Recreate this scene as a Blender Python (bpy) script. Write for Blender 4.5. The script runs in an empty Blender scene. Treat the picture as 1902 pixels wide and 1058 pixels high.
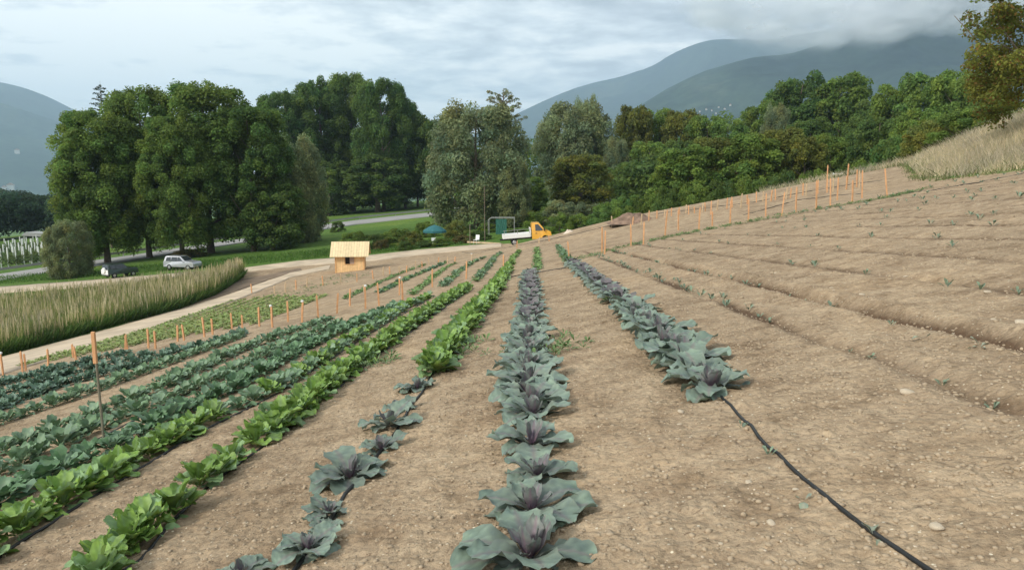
import bpy, bmesh, math, random
import numpy as np
from mathutils import Vector, Matrix
R = math.radians
scn = bpy.context.scene
# ------------------------------------------------------------------ camera
cam_d = bpy.data.cameras.new("camera"); cam = bpy.data.objects.new("camera", cam_d)
scn.collection.objects.link(cam); scn.camera = cam
cam_d.sensor_width = 36; cam_d.lens = 36 * 1400 / 1902
cam_d.clip_start = 0.05; cam_d.clip_end = 60000
cam.location = (0, 0, 1.4); cam.rotation_euler = (R(90 - 8.09), 0, R(1.39))
scn.render.resolution_x = 1024; scn.render.resolution_y = 569
scn.view_settings.view_transform = 'Standard'; scn.view_settings.look = 'None'
scn.view_settings.exposure = 0.55; scn.view_settings.gamma = 1
scn.cycles.volume_bounces = 2; scn.cycles.transparent_max_bounces = 48
# ------------------------------------------------------------------ sun
SUN = Vector((-0.62, -0.56, 0.60)).normalized()
sl = bpy.data.lights.new("sun", 'SUN'); sl.energy = 2.3; sl.angle = R(9); sl.color = (1, .95, .86)
so = bpy.data.objects.new("sun", sl); scn.collection.objects.link(so)
so.rotation_euler = SUN.to_track_quat('Z', 'Y').to_euler()
# ------------------------------------------------------------------ world
W = bpy.data.worlds.new("World"); scn.world = W; W.use_nodes = True
nt = W.node_tree; nt.nodes.clear()
def N(nt, t, **k):
    n = nt.nodes.new(t)
    for a, b in k.items():
        if a.startswith('i_'):
            key = a[2:]; key = int(key) if key.isdigit() else key.replace('_', ' ')
            n.inputs[key].default_value = b
        else: setattr(n, a, b)
    return n
def math_n(nt, op, a, b=None):
    n = N(nt, 'ShaderNodeMath', operation=op)
    for i, v in enumerate((a, b)):
        if v is None: continue
        if isinstance(v, (int, float)): n.inputs[i].default_value = v
        else: nt.links.new(v, n.inputs[i])
    return n.outputs[0]
def ramp(nt, fac, stops):
    n = N(nt, 'ShaderNodeValToRGB'); e = n.color_ramp.elements
    while len(e) < len(stops): e.new(.5)
    for i, (p, c) in enumerate(stops):
        e[i].position = p; e[i].color = (*c, 1) if len(c) == 3 else c
    if fac is not None: nt.links.new(fac, n.inputs[0])
    return n.outputs[0]
def mixc(nt, fac, a, b, mode='MIX'):
    n = N(nt, 'ShaderNodeMix', data_type='RGBA', blend_type=mode)
    for i, v in ((0, fac), (6, a), (7, b)):
        if isinstance(v, (int, float)): n.inputs[i].default_value = v
        elif isinstance(v, tuple): n.inputs[i].default_value = (*v, 1)
        else: nt.links.new(v, n.inputs[i])
    return n.outputs[2]
tc = N(nt, 'ShaderNodeTexCoord'); sp = N(nt, 'ShaderNodeSeparateXYZ'); nt.links.new(tc.outputs['Generated'], sp.inputs[0])
zc = math_n(nt, 'ADD', math_n(nt, 'MAXIMUM', sp.outputs[2], 0.0), 0.10)
cb = N(nt, 'ShaderNodeCombineXYZ')
nt.links.new(math_n(nt, 'DIVIDE', sp.outputs[0], zc), cb.inputs[0])
nt.links.new(math_n(nt, 'DIVIDE', sp.outputs[1], zc), cb.inputs[1])
n1 = N(nt, 'ShaderNodeTexNoise', i_Scale=0.75, i_Detail=8.0, i_Roughness=0.56, i_Distortion=0.3)
n2 = N(nt, 'ShaderNodeTexNoise', i_Scale=3.0, i_Detail=9.0, i_Roughness=0.62, i_Distortion=0.2)
nt.links.new(cb.outputs[0], n1.inputs[0]); nt.links.new(cb.outputs[0], n2.inputs[0])
d = math_n(nt, 'ADD', math_n(nt, 'MULTIPLY', n1.outputs[0], .62), math_n(nt, 'MULTIPLY', n2.outputs[0], .38))
# thicker, darker cloud towards the east side
d = math_n(nt, 'SUBTRACT', d, math_n(nt, 'MULTIPLY', sp.outputs[0], .16))
cloud = ramp(nt, d, [(.38, (.36, .39, .41)), (.455, (.54, .575, .595)), (.505, (.72, .765, .775)), (.57, (1.02, 1.03, .98))])
sky = N(nt, 'ShaderNodeTexSky', sky_type='NISHITA', sun_disc=False, sun_elevation=math.asin(SUN.z), sun_rotation=math.atan2(SUN.x, SUN.y))
bg1 = N(nt, 'ShaderNodeBackground', i_Strength=0.10); nt.links.new(sky.outputs[0], bg1.inputs[0])
bg2 = N(nt, 'ShaderNodeBackground', i_Strength=1.0); nt.links.new(cloud, bg2.inputs[0])
mx = N(nt, 'ShaderNodeMixShader', i_0=0.94)
nt.links.new(bg1.outputs[0], mx.inputs[1]); nt.links.new(bg2.outputs[0], mx.inputs[2])
wo = N(nt, 'ShaderNodeOutputWorld'); nt.links.new(mx.outputs[0], wo.inputs[0])
# ------------------------------------------------------------------ helpers
COL = scn.collection
def tag(o, label=None, cat=None, group=None, kind=None):
    if label and not 4 <= len(label.split()) <= 16: print('LABEL', len(label.split()), label)
    if label: o['label'] = label
    if cat: o['category'] = cat
    if group: o['group'] = group
    if kind: o['kind'] = kind
    return o
def empty(name, loc, label, cat, group=None, rz=0.0):
    o = bpy.data.objects.new(name, None); COL.objects.link(o)
    o.empty_display_size = .2; o.location = loc; o.rotation_euler = (0, 0, rz)
    return tag(o, label, cat, group)
def link(name, me, parent=None, mat=None):
    if mat is not None and not me.materials: me.materials.append(mat)
    o = bpy.data.objects.new(name, me); COL.objects.link(o)
    if parent: o.parent = parent
    return o
def quads_mesh(name, V, Fq, col=None, mat=None, smooth=False, k=4, attrs=None):
    """V (n,3) array, Fq (m,k) int array; col = per-vertex colour (n,3)"""
    V = np.asarray(V, np.float32); Fq = np.asarray(Fq, np.int32)
    me = bpy.data.meshes.new(name); me.vertices.add(len(V)); me.vertices.foreach_set('co', V.ravel())
    me.loops.add(Fq.size); me.loops.foreach_set('vertex_index', Fq.ravel())
    me.polygons.add(len(Fq)); me.polygons.foreach_set('loop_start', np.arange(0, Fq.size, k, dtype=np.int32))
    if smooth: me.polygons.foreach_set('use_smooth', np.ones(len(Fq), bool))
    if col is not None:
        a = me.color_attributes.new('Col', 'FLOAT_COLOR', 'POINT')
        a.data.foreach_set('color', np.hstack([col, np.ones((len(col), 1))]).astype(np.float32).ravel())
    for n_, v_ in (attrs or {}).items():
        a = me.attributes.new(n_, 'FLOAT', 'POINT'); a.data.foreach_set('value', np.asarray(v_, np.float32).ravel())
    me.update(calc_edges=True); me.validate()
    if mat: me.materials.append(mat)
    return me
def copy_tree(o, parent=None):
    c = o.copy(); COL.objects.link(c); c.parent = parent
    for ch in list(o.children): copy_tree(ch, c)
    return c
def mat_basic(name, color, rough=.8, metal=0.0, noise=0.0, scale=8.0, spec=.3, bump=0.0):
    m = bpy.data.materials.new(name); m.use_nodes = True; nt = m.node_tree
    b = nt.nodes['Principled BSDF']; b.inputs['Roughness'].default_value = rough
    b.inputs['Metallic'].default_value = metal; b.inputs['Specular IOR Level'].default_value = spec
    t = N(nt, 'ShaderNodeTexCoord'); n = N(nt, 'ShaderNodeTexNoise', i_Scale=scale, i_Detail=5.0)
    nt.links.new(t.outputs['Object'], n.inputs[0])
    lo = tuple(c * (1 - noise) for c in color); hi = tuple(min(1, c * (1 + noise)) for c in color)
    nt.links.new(ramp(nt, n.outputs[0], [(.3, lo), (.7, hi)]), b.inputs['Base Color'])
    if bump:
        bn = N(nt, 'ShaderNodeBump', i_Strength=bump, i_Distance=.02); nt.links.new(n.outputs[0], bn.inputs['Height'])
        nt.links.new(bn.outputs[0], b.inputs['Normal'])
    return m
def mat_leaf(name, rough=.55, transl=.25, spec=.25, var=.35, veins=False):
    """colour from the mesh, varied per object and by a soft noise"""
    m = bpy.data.materials.new(name); m.use_nodes = True; nt = m.node_tree
    b = nt.nodes['Principled BSDF']; b.inputs['Roughness'].default_value = rough; b.inputs['Specular IOR Level'].default_value = spec
    a = N(nt, 'ShaderNodeAttribute', attribute_name='Col')
    oi = N(nt, 'ShaderNodeObjectInfo')
    v = math_n(nt, 'ADD', math_n(nt, 'MULTIPLY', oi.outputs['Random'], var), 1 - var / 2)
    hs = N(nt, 'ShaderNodeHueSaturation'); nt.links.new(a.outputs[0], hs.inputs['Color']); nt.links.new(v, hs.inputs['Value'])
    t = N(nt, 'ShaderNodeTexCoord'); n = N(nt, 'ShaderNodeTexNoise', i_Scale=(14.0 if veins else .35), i_Detail=4.0)
    nt.links.new(t.outputs['Object'], n.inputs[0])
    c = mixc(nt, 1.0, hs.outputs[0], ramp(nt, n.outputs[0], [(.3, (.72, .74, .78)), (.7, (1.2, 1.18, 1.05))]), 'MULTIPLY')
    nt.links.new(c, b.inputs['Base Color'])
    if veins:
        bn = N(nt, 'ShaderNodeBump', i_Strength=.35, i_Distance=.01); nt.links.new(n.outputs[0], bn.inputs['Height'])
        nt.links.new(bn.outputs[0], b.inputs['Normal'])
    tr = N(nt, 'ShaderNodeBsdfTranslucent'); nt.links.new(c, tr.inputs[0])
    mx = N(nt, 'ShaderNodeMixShader', i_0=transl); out = nt.nodes['Material Output']
    nt.links.new(b.outputs[0], mx.inputs[1]); nt.links.new(tr.outputs[0], mx.inputs[2]); nt.links.new(mx.outputs[0], out.inputs[0])
    return m
ONES = ['', 'first', 'second', 'third', 'fourth', 'fifth', 'sixth', 'seventh', 'eighth', 'ninth', 'tenth', 'eleventh', 'twelfth', 'thirteenth', 'fourteenth', 'fifteenth', 'sixteenth', 'seventeenth', 'eighteenth', 'nineteenth']
TENS = ['', '', 'twent', 'thirt', 'fort', 'fift', 'sixt', 'sevent', 'eight', 'ninet']
def ordw(n):
    if n < 20: return ONES[n]
    if n >= 100: return 'hundred and ' + ordw(n - 100) if n > 100 else 'hundredth'
    return TENS[n // 10] + ('ieth' if n % 10 == 0 else 'y-' + ONES[n % 10])
# ------------------------------------------------------------------ lie of the land
FPX = 1400.0; CAMZ = 1.4
def ray(px, py):
    d = cam_rot @ Vector(((px - 951) / FPX, (529 - py) / FPX, -1)); return d
cam_rot = cam.rotation_euler.to_matrix()
_rt = np.random.RandomState(7).rand(256, 256)
def vnoise(x, y):
    xi = np.floor(x).astype(int); yi = np.floor(y).astype(int)
    fx = x - xi; fy = y - yi; fx = fx*fx*(3-2*fx); fy = fy*fy*(3-2*fy)
    g = lambda i, j: _rt[i & 255, j & 255]
    return (g(xi, yi)*(1-fx)+g(xi+1, yi)*fx)*(1-fy)+(g(xi, yi+1)*(1-fx)+g(xi+1, yi+1)*fx)*fy
def fbm(x, y, o=4):
    s = 0; a = .5
    for k in range(o):
        s = s + a*(vnoise(x+17.3*k, y+9.1*k)-.5)*2; x = x*2.03; y = y*2.03; a *= .5
    return s
def sst(a, b, x):
    t = np.clip((x-a)/(b-a), 0, 1); return t*t*(3-2*t)
def H0(x, y):
    """smooth ground: a field tilted sideways and away, a valley shelf beyond it, a bank on the right"""
    x = np.asarray(x, float); y = np.asarray(y, float)
    zf = 0.19*x-0.071*y; zv = -5.46+0.073*x+0.0124*(y-80); k = .8
    m = np.maximum(zf, zv); z = m+k*np.log(np.exp(np.clip((zf-m)/k, -60, 0))+np.exp(np.clip((zv-m)/k, -60, 0)))
    z = z+sst(-8, 10, x)*1.1*sst(44, 60, y)
    t = sst(64, 78, y+0*x); z = z*(1-t)+zv*t
    s0 = np.maximum(21.2, .485*y); z = z+sst(0, 9, x-s0)*1.9*sst(22, 34, y)*(1-sst(62, 80, y))
    r = np.hypot(x, y); t = sst(230, 900, r)
    zz = np.clip(z, -40, 25)
    return zz*(1-t)-90*t
FURROW = [(2.55, .035, .09), (3.35, .075, .11), (4.55, .022, .10), (5.7, .022, .10), (6.9, .02, .10), (8.1, .022, .10), (9.3, .02, .10), (10.5, .022, .11), (11.7, .02, .11), (12.9, .022, .11), (14.1, .022, .11), (15.3, .022, .11), (16.5, .022, .11), (17.7, .022, .11)]
def micro(x, y):
    r = np.hypot(x, y); near = 1-sst(50, 90, r)
    z = .016*fbm(x*.9, y*.9, 2)+.009*fbm(x*2.6+3, y*2.6, 3)+.012*np.abs(fbm(x*6.3+3, y*6.3, 3))+.016*fbm(x*14+8, y*14, 3)
    cl = np.clip(fbm(x*7.3+31, y*7.3+5, 2)-.12, 0, 1)*.06*np.clip(fbm(x*.7, y*.7+40, 2)+.45+.08*x, 0, 1.3)
    z = z+cl
    wob = .06*fbm(x*0+y*.9, y*0+3.3, 2)
    for X, dep, w in FURROW:
        xx = x-X-wob; e = np.exp(-(xx/w)**2); ridge = np.exp(-((xx-2.0*w)/w)**2)+np.exp(-((xx+2.0*w)/w)**2)
        z = z+(1-sst(33, 37, y))*(-dep*e*(.8+.8*vnoise(x*3, y*1.7))+(.4 if X == 3.35 else .2)*dep*ridge)
    return z*near
def furrow_dark(x, y):
    """shade painted into the soil colour along the furrows, so they look deeper"""
    d = 0*x; wob = .06*fbm(x*0+y*.9, y*0+3.3, 2)
    for X, dep, w in FURROW:
        d = d+np.exp(-((x-X-wob+.02)/(w*1.0))**2)*min(1.3, dep/.035)*np.clip(vnoise(x*1.1+X, y*.45)*2.2-.2, 0, 1)*(1-sst(33, 37, y))
    return np.clip(d, 0, 1)
def H(x, y): return H0(x, y)+micro(np.asarray(x, float), np.asarray(y, float))
_T = np.concatenate([np.linspace(1.5, 60, 3000), np.linspace(60, 500, 3000)])
def at(px, py):
    d = ray(px, py); X = d[0]*_T; Y = d[1]*_T; Z = CAMZ+d[2]*_T
    b = np.nonzero(Z < H0(X, Y))[0]; i = b[0] if len(b) else -1
    return float(X[i]), float(Y[i])
def gz(x, y): return float(H(x, y))
def col_x(px, dist):
    """ground position seen in column px at forward distance dist"""
    d = ray(px, 330); return d[0]/d[1]*dist, dist
def m_per_px(dist): return dist/FPX
# ------------------------------------------------------------------ ground sheet (one polar sheet out to the horizon)
def polyline_sd(x, y, P, closed=True):
    """signed distance to polygon (inside negative) / distance to open line"""
    P = np.array(P, float); n = len(P); best = np.full(x.shape, 1e9); inside = np.zeros(x.shape, bool)
    for i in range(n if closed else n-1):
        a = P[i]; b = P[(i+1) % n]; e = b-a; L = e@e
        t = np.clip(((x-a[0])*e[0]+(y-a[1])*e[1])/L, 0, 1)
        best = np.minimum(best, np.hypot(x-a[0]-t*e[0], y-a[1]-t*e[1]))
        if closed:
            c = (a[1] > y) != (b[1] > y)
            with np.errstate(divide='ignore', invalid='ignore'):
                inside ^= c & (x < (b[0]-a[0])*(y-a[1])/(b[1]-a[1]+1e-12)+a[0])
    return np.where(inside, -best, best) if closed else best
SOIL = [(-19, -40), (-18.6, 10), (-19.6, 24), (-23.2, 34), (-23.3, 42), (-23.5, 54), (-30, 71), (-16, 79), (-4, 82), (5, 74), (15, 66), (30, 63), (23.9, 48), (21.9, 41), (21.6, 33), (25, 22), (48, -40)]
def soil_sd(x, y): return polyline_sd(np.asarray(x, float), np.asarray(y, float), SOIL)
def build_ground():
    rr = [1.2]
    while rr[-1] < 20: rr.append(rr[-1]*1.0058)
    while rr[-1] < 120: rr.append(rr[-1]*1.012)
    while rr[-1] < 14000: rr.append(rr[-1]*1.06)
    rr = np.array(rr)
    th = np.concatenate([np.arange(-44, 44, .13), np.arange(44, 316, 4.0)]); th = np.radians(th)
    A, B = len(rr), len(th); Rr, T = np.meshgrid(rr, th, indexing='ij')
    X = Rr*np.sin(T); Y = Rr*np.cos(T); Z = H(X, Y)
    V = np.stack([X, Y, Z], -1).reshape(-1, 3)
    i = np.arange(A-1)[:, None]*B; j = np.arange(B)[None]; j2 = (j+1) % B
    Fq = np.stack([i+j, i+j2, i+B+j2, i+B+j], -1).reshape(-1, 4)[:, ::-1]
    V = np.vstack([V, [[0, 0, H(0, 0)]]])
    sd = soil_sd(V[:, 0], V[:, 1])
    me = quads_mesh('ground', V, Fq, None, None, True, attrs={'grass': sd, 'furrow_dark': furrow_dark(V[:, 0], V[:, 1])})
    o = link('ground', me, None, mat_ground()); tag(o, kind='structure')
    # close the small hole under the camera
    c = len(V)-1; ring = np.array([[c, k, (k+1) % B] for k in range(B)])[:, ::-1]
    m2 = quads_mesh('ground_underfoot', V[np.r_[0:B, c]], np.where(ring == c, B, ring), k=3, smooth=True, attrs={'grass': sd[np.r_[0:B, c]]})
    return o, m2
def mat_ground():
    m = bpy.data.materials.new('soil_and_grass'); m.use_nodes = True; nt = m.node_tree
    b = nt.nodes['Principled BSDF']; b.inputs['Roughness'].default_value = .95; b.inputs['Specular IOR Level'].default_value = .1
    g = N(nt, 'ShaderNodeNewGeometry'); P = g.outputs['Position']
    def noise(s, d=5.0, r=.55, dis=0.0):
        n = N(nt, 'ShaderNodeTexNoise', i_Scale=s, i_Detail=d, i_Roughness=r, i_Distortion=dis); nt.links.new(P, n.inputs[0]); return n.outputs[0]
    big = noise(.35, 5, .6); mid = noise(2.6, 6, .62); fine = noise(34, 4, .7)
    soil = ramp(nt, mid, [(.28, (.26, .185, .117)), (.5, (.40, .30, .20)), (.72, (.50, .385, .263))])
    soil = mixc(nt, .75, soil, ramp(nt, big, [(.32, (.70, .68, .66)), (.5, (1, 1, 1)), (.7, (1.12, 1.08, 1.02))]), 'MULTIPLY')
    soil = mixc(nt, .8, soil, ramp(nt, fine, [(.3, (.70, .68, .66)), (.55, (1, 1, 1)), (.75, (1.22, 1.2, 1.16))]), 'MULTIPLY')
    soil = mixc(nt, .75, soil, ramp(nt, noise(9.5, 4, .75), [(.33, (.68, .66, .63)), (.5, (1, 1, 1)), (.68, (1.16, 1.14, 1.1))]), 'MULTIPLY')
    dp = N(nt, 'ShaderNodeAttribute', attribute_name='furrow_dark'); dn = math_n(nt, 'MULTIPLY', dp.outputs['Fac'], math_n(nt, 'MULTIPLY', noise(6.0, 5, .8), 2.6))
    dm = N(nt, 'ShaderNodeClamp'); nt.links.new(dn, dm.inputs[0]); soil = mixc(nt, dm.outputs[0], soil, (.125, .080, .050))  # painted furrow darkness goes into the soil colour here
    blot = ramp(nt, noise(.9, 6, .7, .4), [(.36, (.74, .70, .68)), (.47, (1, 1, 1))]); soil = mixc(nt, .7, soil, blot, 'MULTIPLY')
    soil = mixc(nt, math_n(nt, 'MULTIPLY', ramp(nt, noise(15.0, 5, .75, .6), [(.345, (1, 1, 1)), (.40, (0, 0, 0))]), .75), soil, (.15, .10, .062))  # small dark spots painted in for the shade of crevices
    # pale grit
    v = N(nt, 'ShaderNodeTexVoronoi', i_Scale=26.0); nt.links.new(P, v.inputs['Vector'])
    spk = math_n(nt, 'LESS_THAN', v.outputs['Distance'], .17)
    wn = N(nt, 'ShaderNodeSeparateColor'); nt.links.new(v.outputs['Color'], wn.inputs[0])
    spk = math_n(nt, 'MULTIPLY', spk, math_n(nt, 'GREATER_THAN', wn.outputs[0], .86))
    soil = mixc(nt, spk, soil, (.66, .58, .44))
    gm = noise(.06, 5, .6); gf = noise(1.8, 6, .7)
    grass = ramp(nt, gf, [(.25, (.055, .105, .022)), (.5, (.095, .165, .034)), (.75, (.17, .24, .06))])
    grass = mixc(nt, .8, grass, ramp(nt, gm, [(.35, (.75, .85, .7)), (.55, (1, 1, 1)), (.7, (1.5, 1.25, 1.0))]), 'MULTIPLY')
    a = N(nt, 'ShaderNodeAttribute', attribute_name='grass')
    sd = math_n(nt, 'ADD', a.outputs['Fac'], math_n(nt, 'MULTIPLY', math_n(nt, 'SUBTRACT', noise(1.1, 5, .7), .5), 3.0))
    mask = ramp(nt, math_n(nt, 'ADD', sd, .5), [(.35, (0, 0, 0)), (.75, (1, 1, 1))])
    nt.links.new(mixc(nt, mask, soil, grass), b.inputs['Base Color'])
    hh = math_n(nt, 'ADD', math_n(nt, 'MULTIPLY', noise(11, 5, .65), .7), math_n(nt, 'MULTIPLY', fine, .5))
    vb = N(nt, 'ShaderNodeTexVoronoi', i_Scale=19.0, i_Randomness=1.0); nt.links.new(P, vb.inputs['Vector']); hh = math_n(nt, 'SUBTRACT', hh, math_n(nt, 'MULTIPLY', vb.outputs['Distance'], .55))
    bn = N(nt, 'ShaderNodeBump', i_Strength=1.0, i_Distance=.035); nt.links.new(hh, bn.inputs['Height']); nt.links.new(bn.outputs[0], b.inputs['Normal'])
    return m
ground, under_me = build_ground()
uo = link('ground', under_me, None, ground.data.materials[0]); tag(uo, kind='structure')
def ribbon(name, near, far, mat, lift=.04, cross=6, sub=14, edge=.15):
    """a sheet between two world polylines, draped on the land"""
    near = np.array(near, float); far = np.array(far, float)
    def resample(P):
        L = np.r_[0, np.cumsum(np.hypot(*np.diff(P, axis=0).T))]; t = np.linspace(0, L[-1], (len(P)-1)*sub+1)
        return np.stack([np.interp(t, L, P[:, 0]), np.interp(t, L, P[:, 1])], -1)
    a = resample(near); b = resample(far); n = len(a)
    s = np.arange(n); a = a+edge*np.stack([fbm(s*.31, s*0+2., 3), fbm(s*.31, s*0+7., 3)], -1); b = b+edge*np.stack([fbm(s*.31, s*0+12., 3), fbm(s*.31, s*0+17., 3)], -1)
    V = []; us = np.r_[0, np.linspace(0, 1, cross), 1]
    for i, u in enumerate(us):
        p = a*(1-u)+b*u; z = H0(p[:, 0], p[:, 1])+lift-(.5 if i in (0, len(us)-1) else 0)
        V.append(np.column_stack([p, z]))
    V = np.array(V); k = len(us); V = V.reshape(-1, 3)
    F_ = [[i*n+j, i*n+j+1, (i+1)*n+j+1, (i+1)*n+j] for i in range(k-1) for j in range(n-1)]
    me = quads_mesh(name, V, F_, None, mat, True)
    o = link(name, me); tag(o, kind='structure'); return o
M_track = mat_basic('pale_dirt', (.50, .40, .29), .95, noise=.22, scale=.7, bump=.4)
M_darksoil = mat_basic('moist_soil', (.20, .145, .10), .95, noise=.3, scale=.9, bump=.5)
M_asph = mat_basic('asphalt', (.30, .29, .28), .9, noise=.12, scale=.4)
def pxl(L): return [at(*p) for p in L]
def grow(L, w):
    """parallel line w metres further from the camera"""
    return [(x+w*math.cos(a), y+w*math.sin(a)) for (x, y), a in ((p, math.atan2(p[1], p[0])) for p in L)]
tn = pxl([(-160, 745), (0, 697), (150, 651), (300, 606), (400, 572), (480, 541), (540, 516), (612, 500)])
tf = pxl([(-160, 706), (0, 664), (150, 625), (300, 584), (400, 555), (480, 528), (540, 507), (612, 493)])
ribbon('dirt_track', tn, tf, M_track, .035)
t2n = pxl([(-200, 560), (0, 545), (150, 535), (300, 520), (450, 506), (560, 494), (640, 488), (700, 484), (780, 474), (860, 466), (930, 459)])
t2f = pxl([(-200, 545), (0, 533), (150, 522), (300, 510), (450, 498), (560, 484), (640, 478), (700, 473), (780, 464), (860, 457), (930, 452)])
ribbon('dirt_track', t2n, t2f, M_track, .05)
rn = pxl([(-150, 546), (0, 522), (120, 503), (260, 482), (376, 463), (480, 447)])
rf = grow(rn, 9.5)
rn += pxl([(566, 432), (664, 417), (801, 402), (900, 396)]); rf = rf+grow(rn[6:], 15)
ribbon('asphalt_road', rn, rf, M_asph, .10, edge=0)
d = 128
ribbon('asphalt_road', [col_x(px, d) for px in (1100, 1160, 1230, 1300)], [col_x(px, d+9) for px in (1100, 1160, 1230, 1300)], M_asph, 1.6, edge=0)
dk = pxl([(352, 566), (430, 545), (500, 520), (560, 503)]); dk2 = pxl([(352, 548), (440, 521), (500, 509), (560, 498)])
ribbon('bare_soil_patch', dk, dk2, M_darksoil, .02, edge=.4)
# ------------------------------------------------------------------ mountains (real relief, kilometres away)
def mat_mountain():
    m = bpy.data.materials.new('forested_slope'); m.use_nodes = True; nt = m.node_tree
    b = nt.nodes['Principled BSDF']; b.inputs['Roughness'].default_value = 1; b.inputs['Specular IOR Level'].default_value = 0
    g = N(nt, 'ShaderNodeNewGeometry')
    n = N(nt, 'ShaderNodeTexNoise', i_Scale=.0022, i_Detail=8.0, i_Roughness=.65); nt.links.new(g.outputs['Position'], n.inputs[0])
    n2 = N(nt, 'ShaderNodeTexNoise', i_Scale=.02, i_Detail=6.0, i_Roughness=.7); nt.links.new(g.outputs['Position'], n2.inputs[0])
    c = ramp(nt, n.outputs[0], [(.35, (.016, .028, .026)), (.58, (.030, .048, .036)), (.72, (.062, .078, .058))])
    c = mixc(nt, .8, c, ramp(nt, n2.outputs[0], [(.3, (.4, .4, .45)), (.7, (1.8, 1.8, 1.6))]), 'MULTIPLY')
    nt.links.new(c, b.inputs['Base Color']); return m
M_mtn = mat_mountain()
def mountain(name, sky_line, dist, depth, seed, foot=-90):
    """sky_line: (px, py) of the crest; crest stands dist metres off, slopes run depth metres to each side"""
    xs = [p[0] for p in sky_line]; ys = [p[1] for p in sky_line]
    pxs = np.linspace(xs[0], xs[-1], 260); pys = np.interp(pxs, xs, ys)
    k = np.ones(7)/7; pys = np.convolve(np.r_[[pys[0]]*3, pys, [pys[-1]]*3], k, 'valid')
    az = np.array([math.atan2(ray(p, 330)[0], ray(p, 330)[1]) for p in pxs])
    el = np.array([ray(p, q)[2]/math.hypot(ray(p, q)[0], ray(p, q)[1]) for p, q in zip(pxs, pys)])
    U = 70; u = np.linspace(-1, 1, U); V = np.zeros((U, len(pxs), 3))
    for i, uu in enumerate(u):
        r = dist+uu*depth+depth*.12*fbm(az*9+seed, az*0+seed, 4)*(1-abs(uu))
        top = CAMZ+el*dist
        x = np.sin(az)*r; y = np.cos(az)*r
        prof = (1-abs(uu))**.85
        nz = (fbm(x/900+seed, y/900, 5)*.26+np.abs(fbm(x/420+seed*2, y/420, 4))*-.14)*(1-abs(uu)**2)*min(1, abs(uu)*5)
        z = foot-30+(top-foot+30)*np.clip(prof+nz*(prof**.3), 0, None)
        if uu < 0: z = np.minimum(z, CAMZ+el*r*.995)
        V[i] = np.stack([x, y, z], -1)
    n = len(pxs); F_ = [[i*n+j, i*n+j+1, (i+1)*n+j+1, (i+1)*n+j] for i in range(U-1) for j in range(n-1)]
    o = link(name, quads_mesh(name, V.reshape(-1, 3), F_, None, M_mtn, True)); return tag(o, kind='structure')
mountain('mountain', [(-700, 60), (-300, 90), (-100, 125), (0, 148), (60, 163), (110, 183), (160, 208), (230, 250), (330, 305), (450, 345), (600, 385)], 7600, 3600, 3)
mountain('mountain', [(700, 345), (860, 260), (950, 216), (1010, 186), (1060, 165), (1110, 148), (1160, 134), (1200, 124), (1235, 103), (1270, 85), (1310, 74), (1340, 71), (1400, 78), (1500, 60), (1650, 40), (1850, 50), (2100, 70), (2500, 120)], 7200, 3000, 11)
mountain('mountain', [(960, 320), (1060, 285), (1110, 262), (1180, 200), (1240, 160), (1300, 130), (1380, 108), (1450, 94), (1520, 75), (1590, 55), (1650, 38), (1720, 28), (1790, 28), (1850, 36), (1950, 60), (2200, 130), (2500, 200)], 3900, 1900, 23)
# ------------------------------------------------------------------ vegetable plants
rng = np.random.RandomState(5)
random.seed(5)
M_veg = mat_leaf('vegetable_leaf', rough=.48, transl=.18, spec=.35, var=.28, veins=True)
def leaf_arrays(L, Wd, lift, azim, curl, wave, cb, ct, cm, base_r=.02, z0=.02, nu=5, nv=7, seed=0, stem=.22, cup=.25, droop=0.0):
    """one leaf: grid nu across, nv along; cb/ct = colour near base / tip, cm = midrib"""
    rs = np.random.RandomState(seed); V = []; C = []; ph = rs.rand(4)*6.28
    x0 = base_r; z = z0; xx = x0; ang = lift
    for j in range(nv):
        t = 1-(1-j/(nv-1))**1.35; ds = L*(t-tp) if j else 0; tp = t
        if j: 
            ang = lift-curl*t; xx += math.cos(ang)*ds; z += math.sin(ang)*ds
        if t < stem: w = .035*Wd+.10*Wd*t/stem
        else:
            s = (t-stem)/(1-stem)
            w = Wd*.5*(.16+.84*math.sin(math.pi*min(1, s**1.25)*.985+.04)**.62)
            if s >= .999: w = .16*Wd
        for i in range(nu):
            u = 2*i/(nu-1)-1; e = abs(u)
            zz = z+cup*w*u*u*math.cos(ang)+wave*e*e*(math.sin(t*9+ph[0]+(2 if u > 0 else 0))*.6+math.sin(t*17+ph[1]+u)*.4)*min(1, t*3)
            xe = xx-cup*w*u*u*math.sin(ang)
            wu = w*u*(1+(.10 if e > .6 else 0)*math.sin(t*19+ph[2]+u*2))
            if nu >= 7: zz += .006*math.sin(t*34-e*7)*min(1, e*3)*(1-e*.3)
            V.append((xe+.25*wave*e*math.sin(t*13+ph[3]), wu, zz))
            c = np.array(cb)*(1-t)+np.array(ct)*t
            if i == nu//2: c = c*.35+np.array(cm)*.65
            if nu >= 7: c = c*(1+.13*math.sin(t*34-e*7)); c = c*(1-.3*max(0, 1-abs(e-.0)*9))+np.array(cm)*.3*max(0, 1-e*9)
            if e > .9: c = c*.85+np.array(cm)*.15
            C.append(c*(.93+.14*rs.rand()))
    V = np.array(V); C = np.clip(np.array(C), 0, 1); ca, sa = math.cos(azim), math.sin(azim)
    V = np.stack([V[:, 0]*ca-V[:, 1]*sa, V[:, 0]*sa+V[:, 1]*ca, V[:, 2]], -1)
    Fq = [[j*nu+i, j*nu+i+1, (j+1)*nu+i+1, (j+1)*nu+i] for j in range(nv-1) for i in range(nu-1)]
    return V, C, np.array(Fq)
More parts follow.
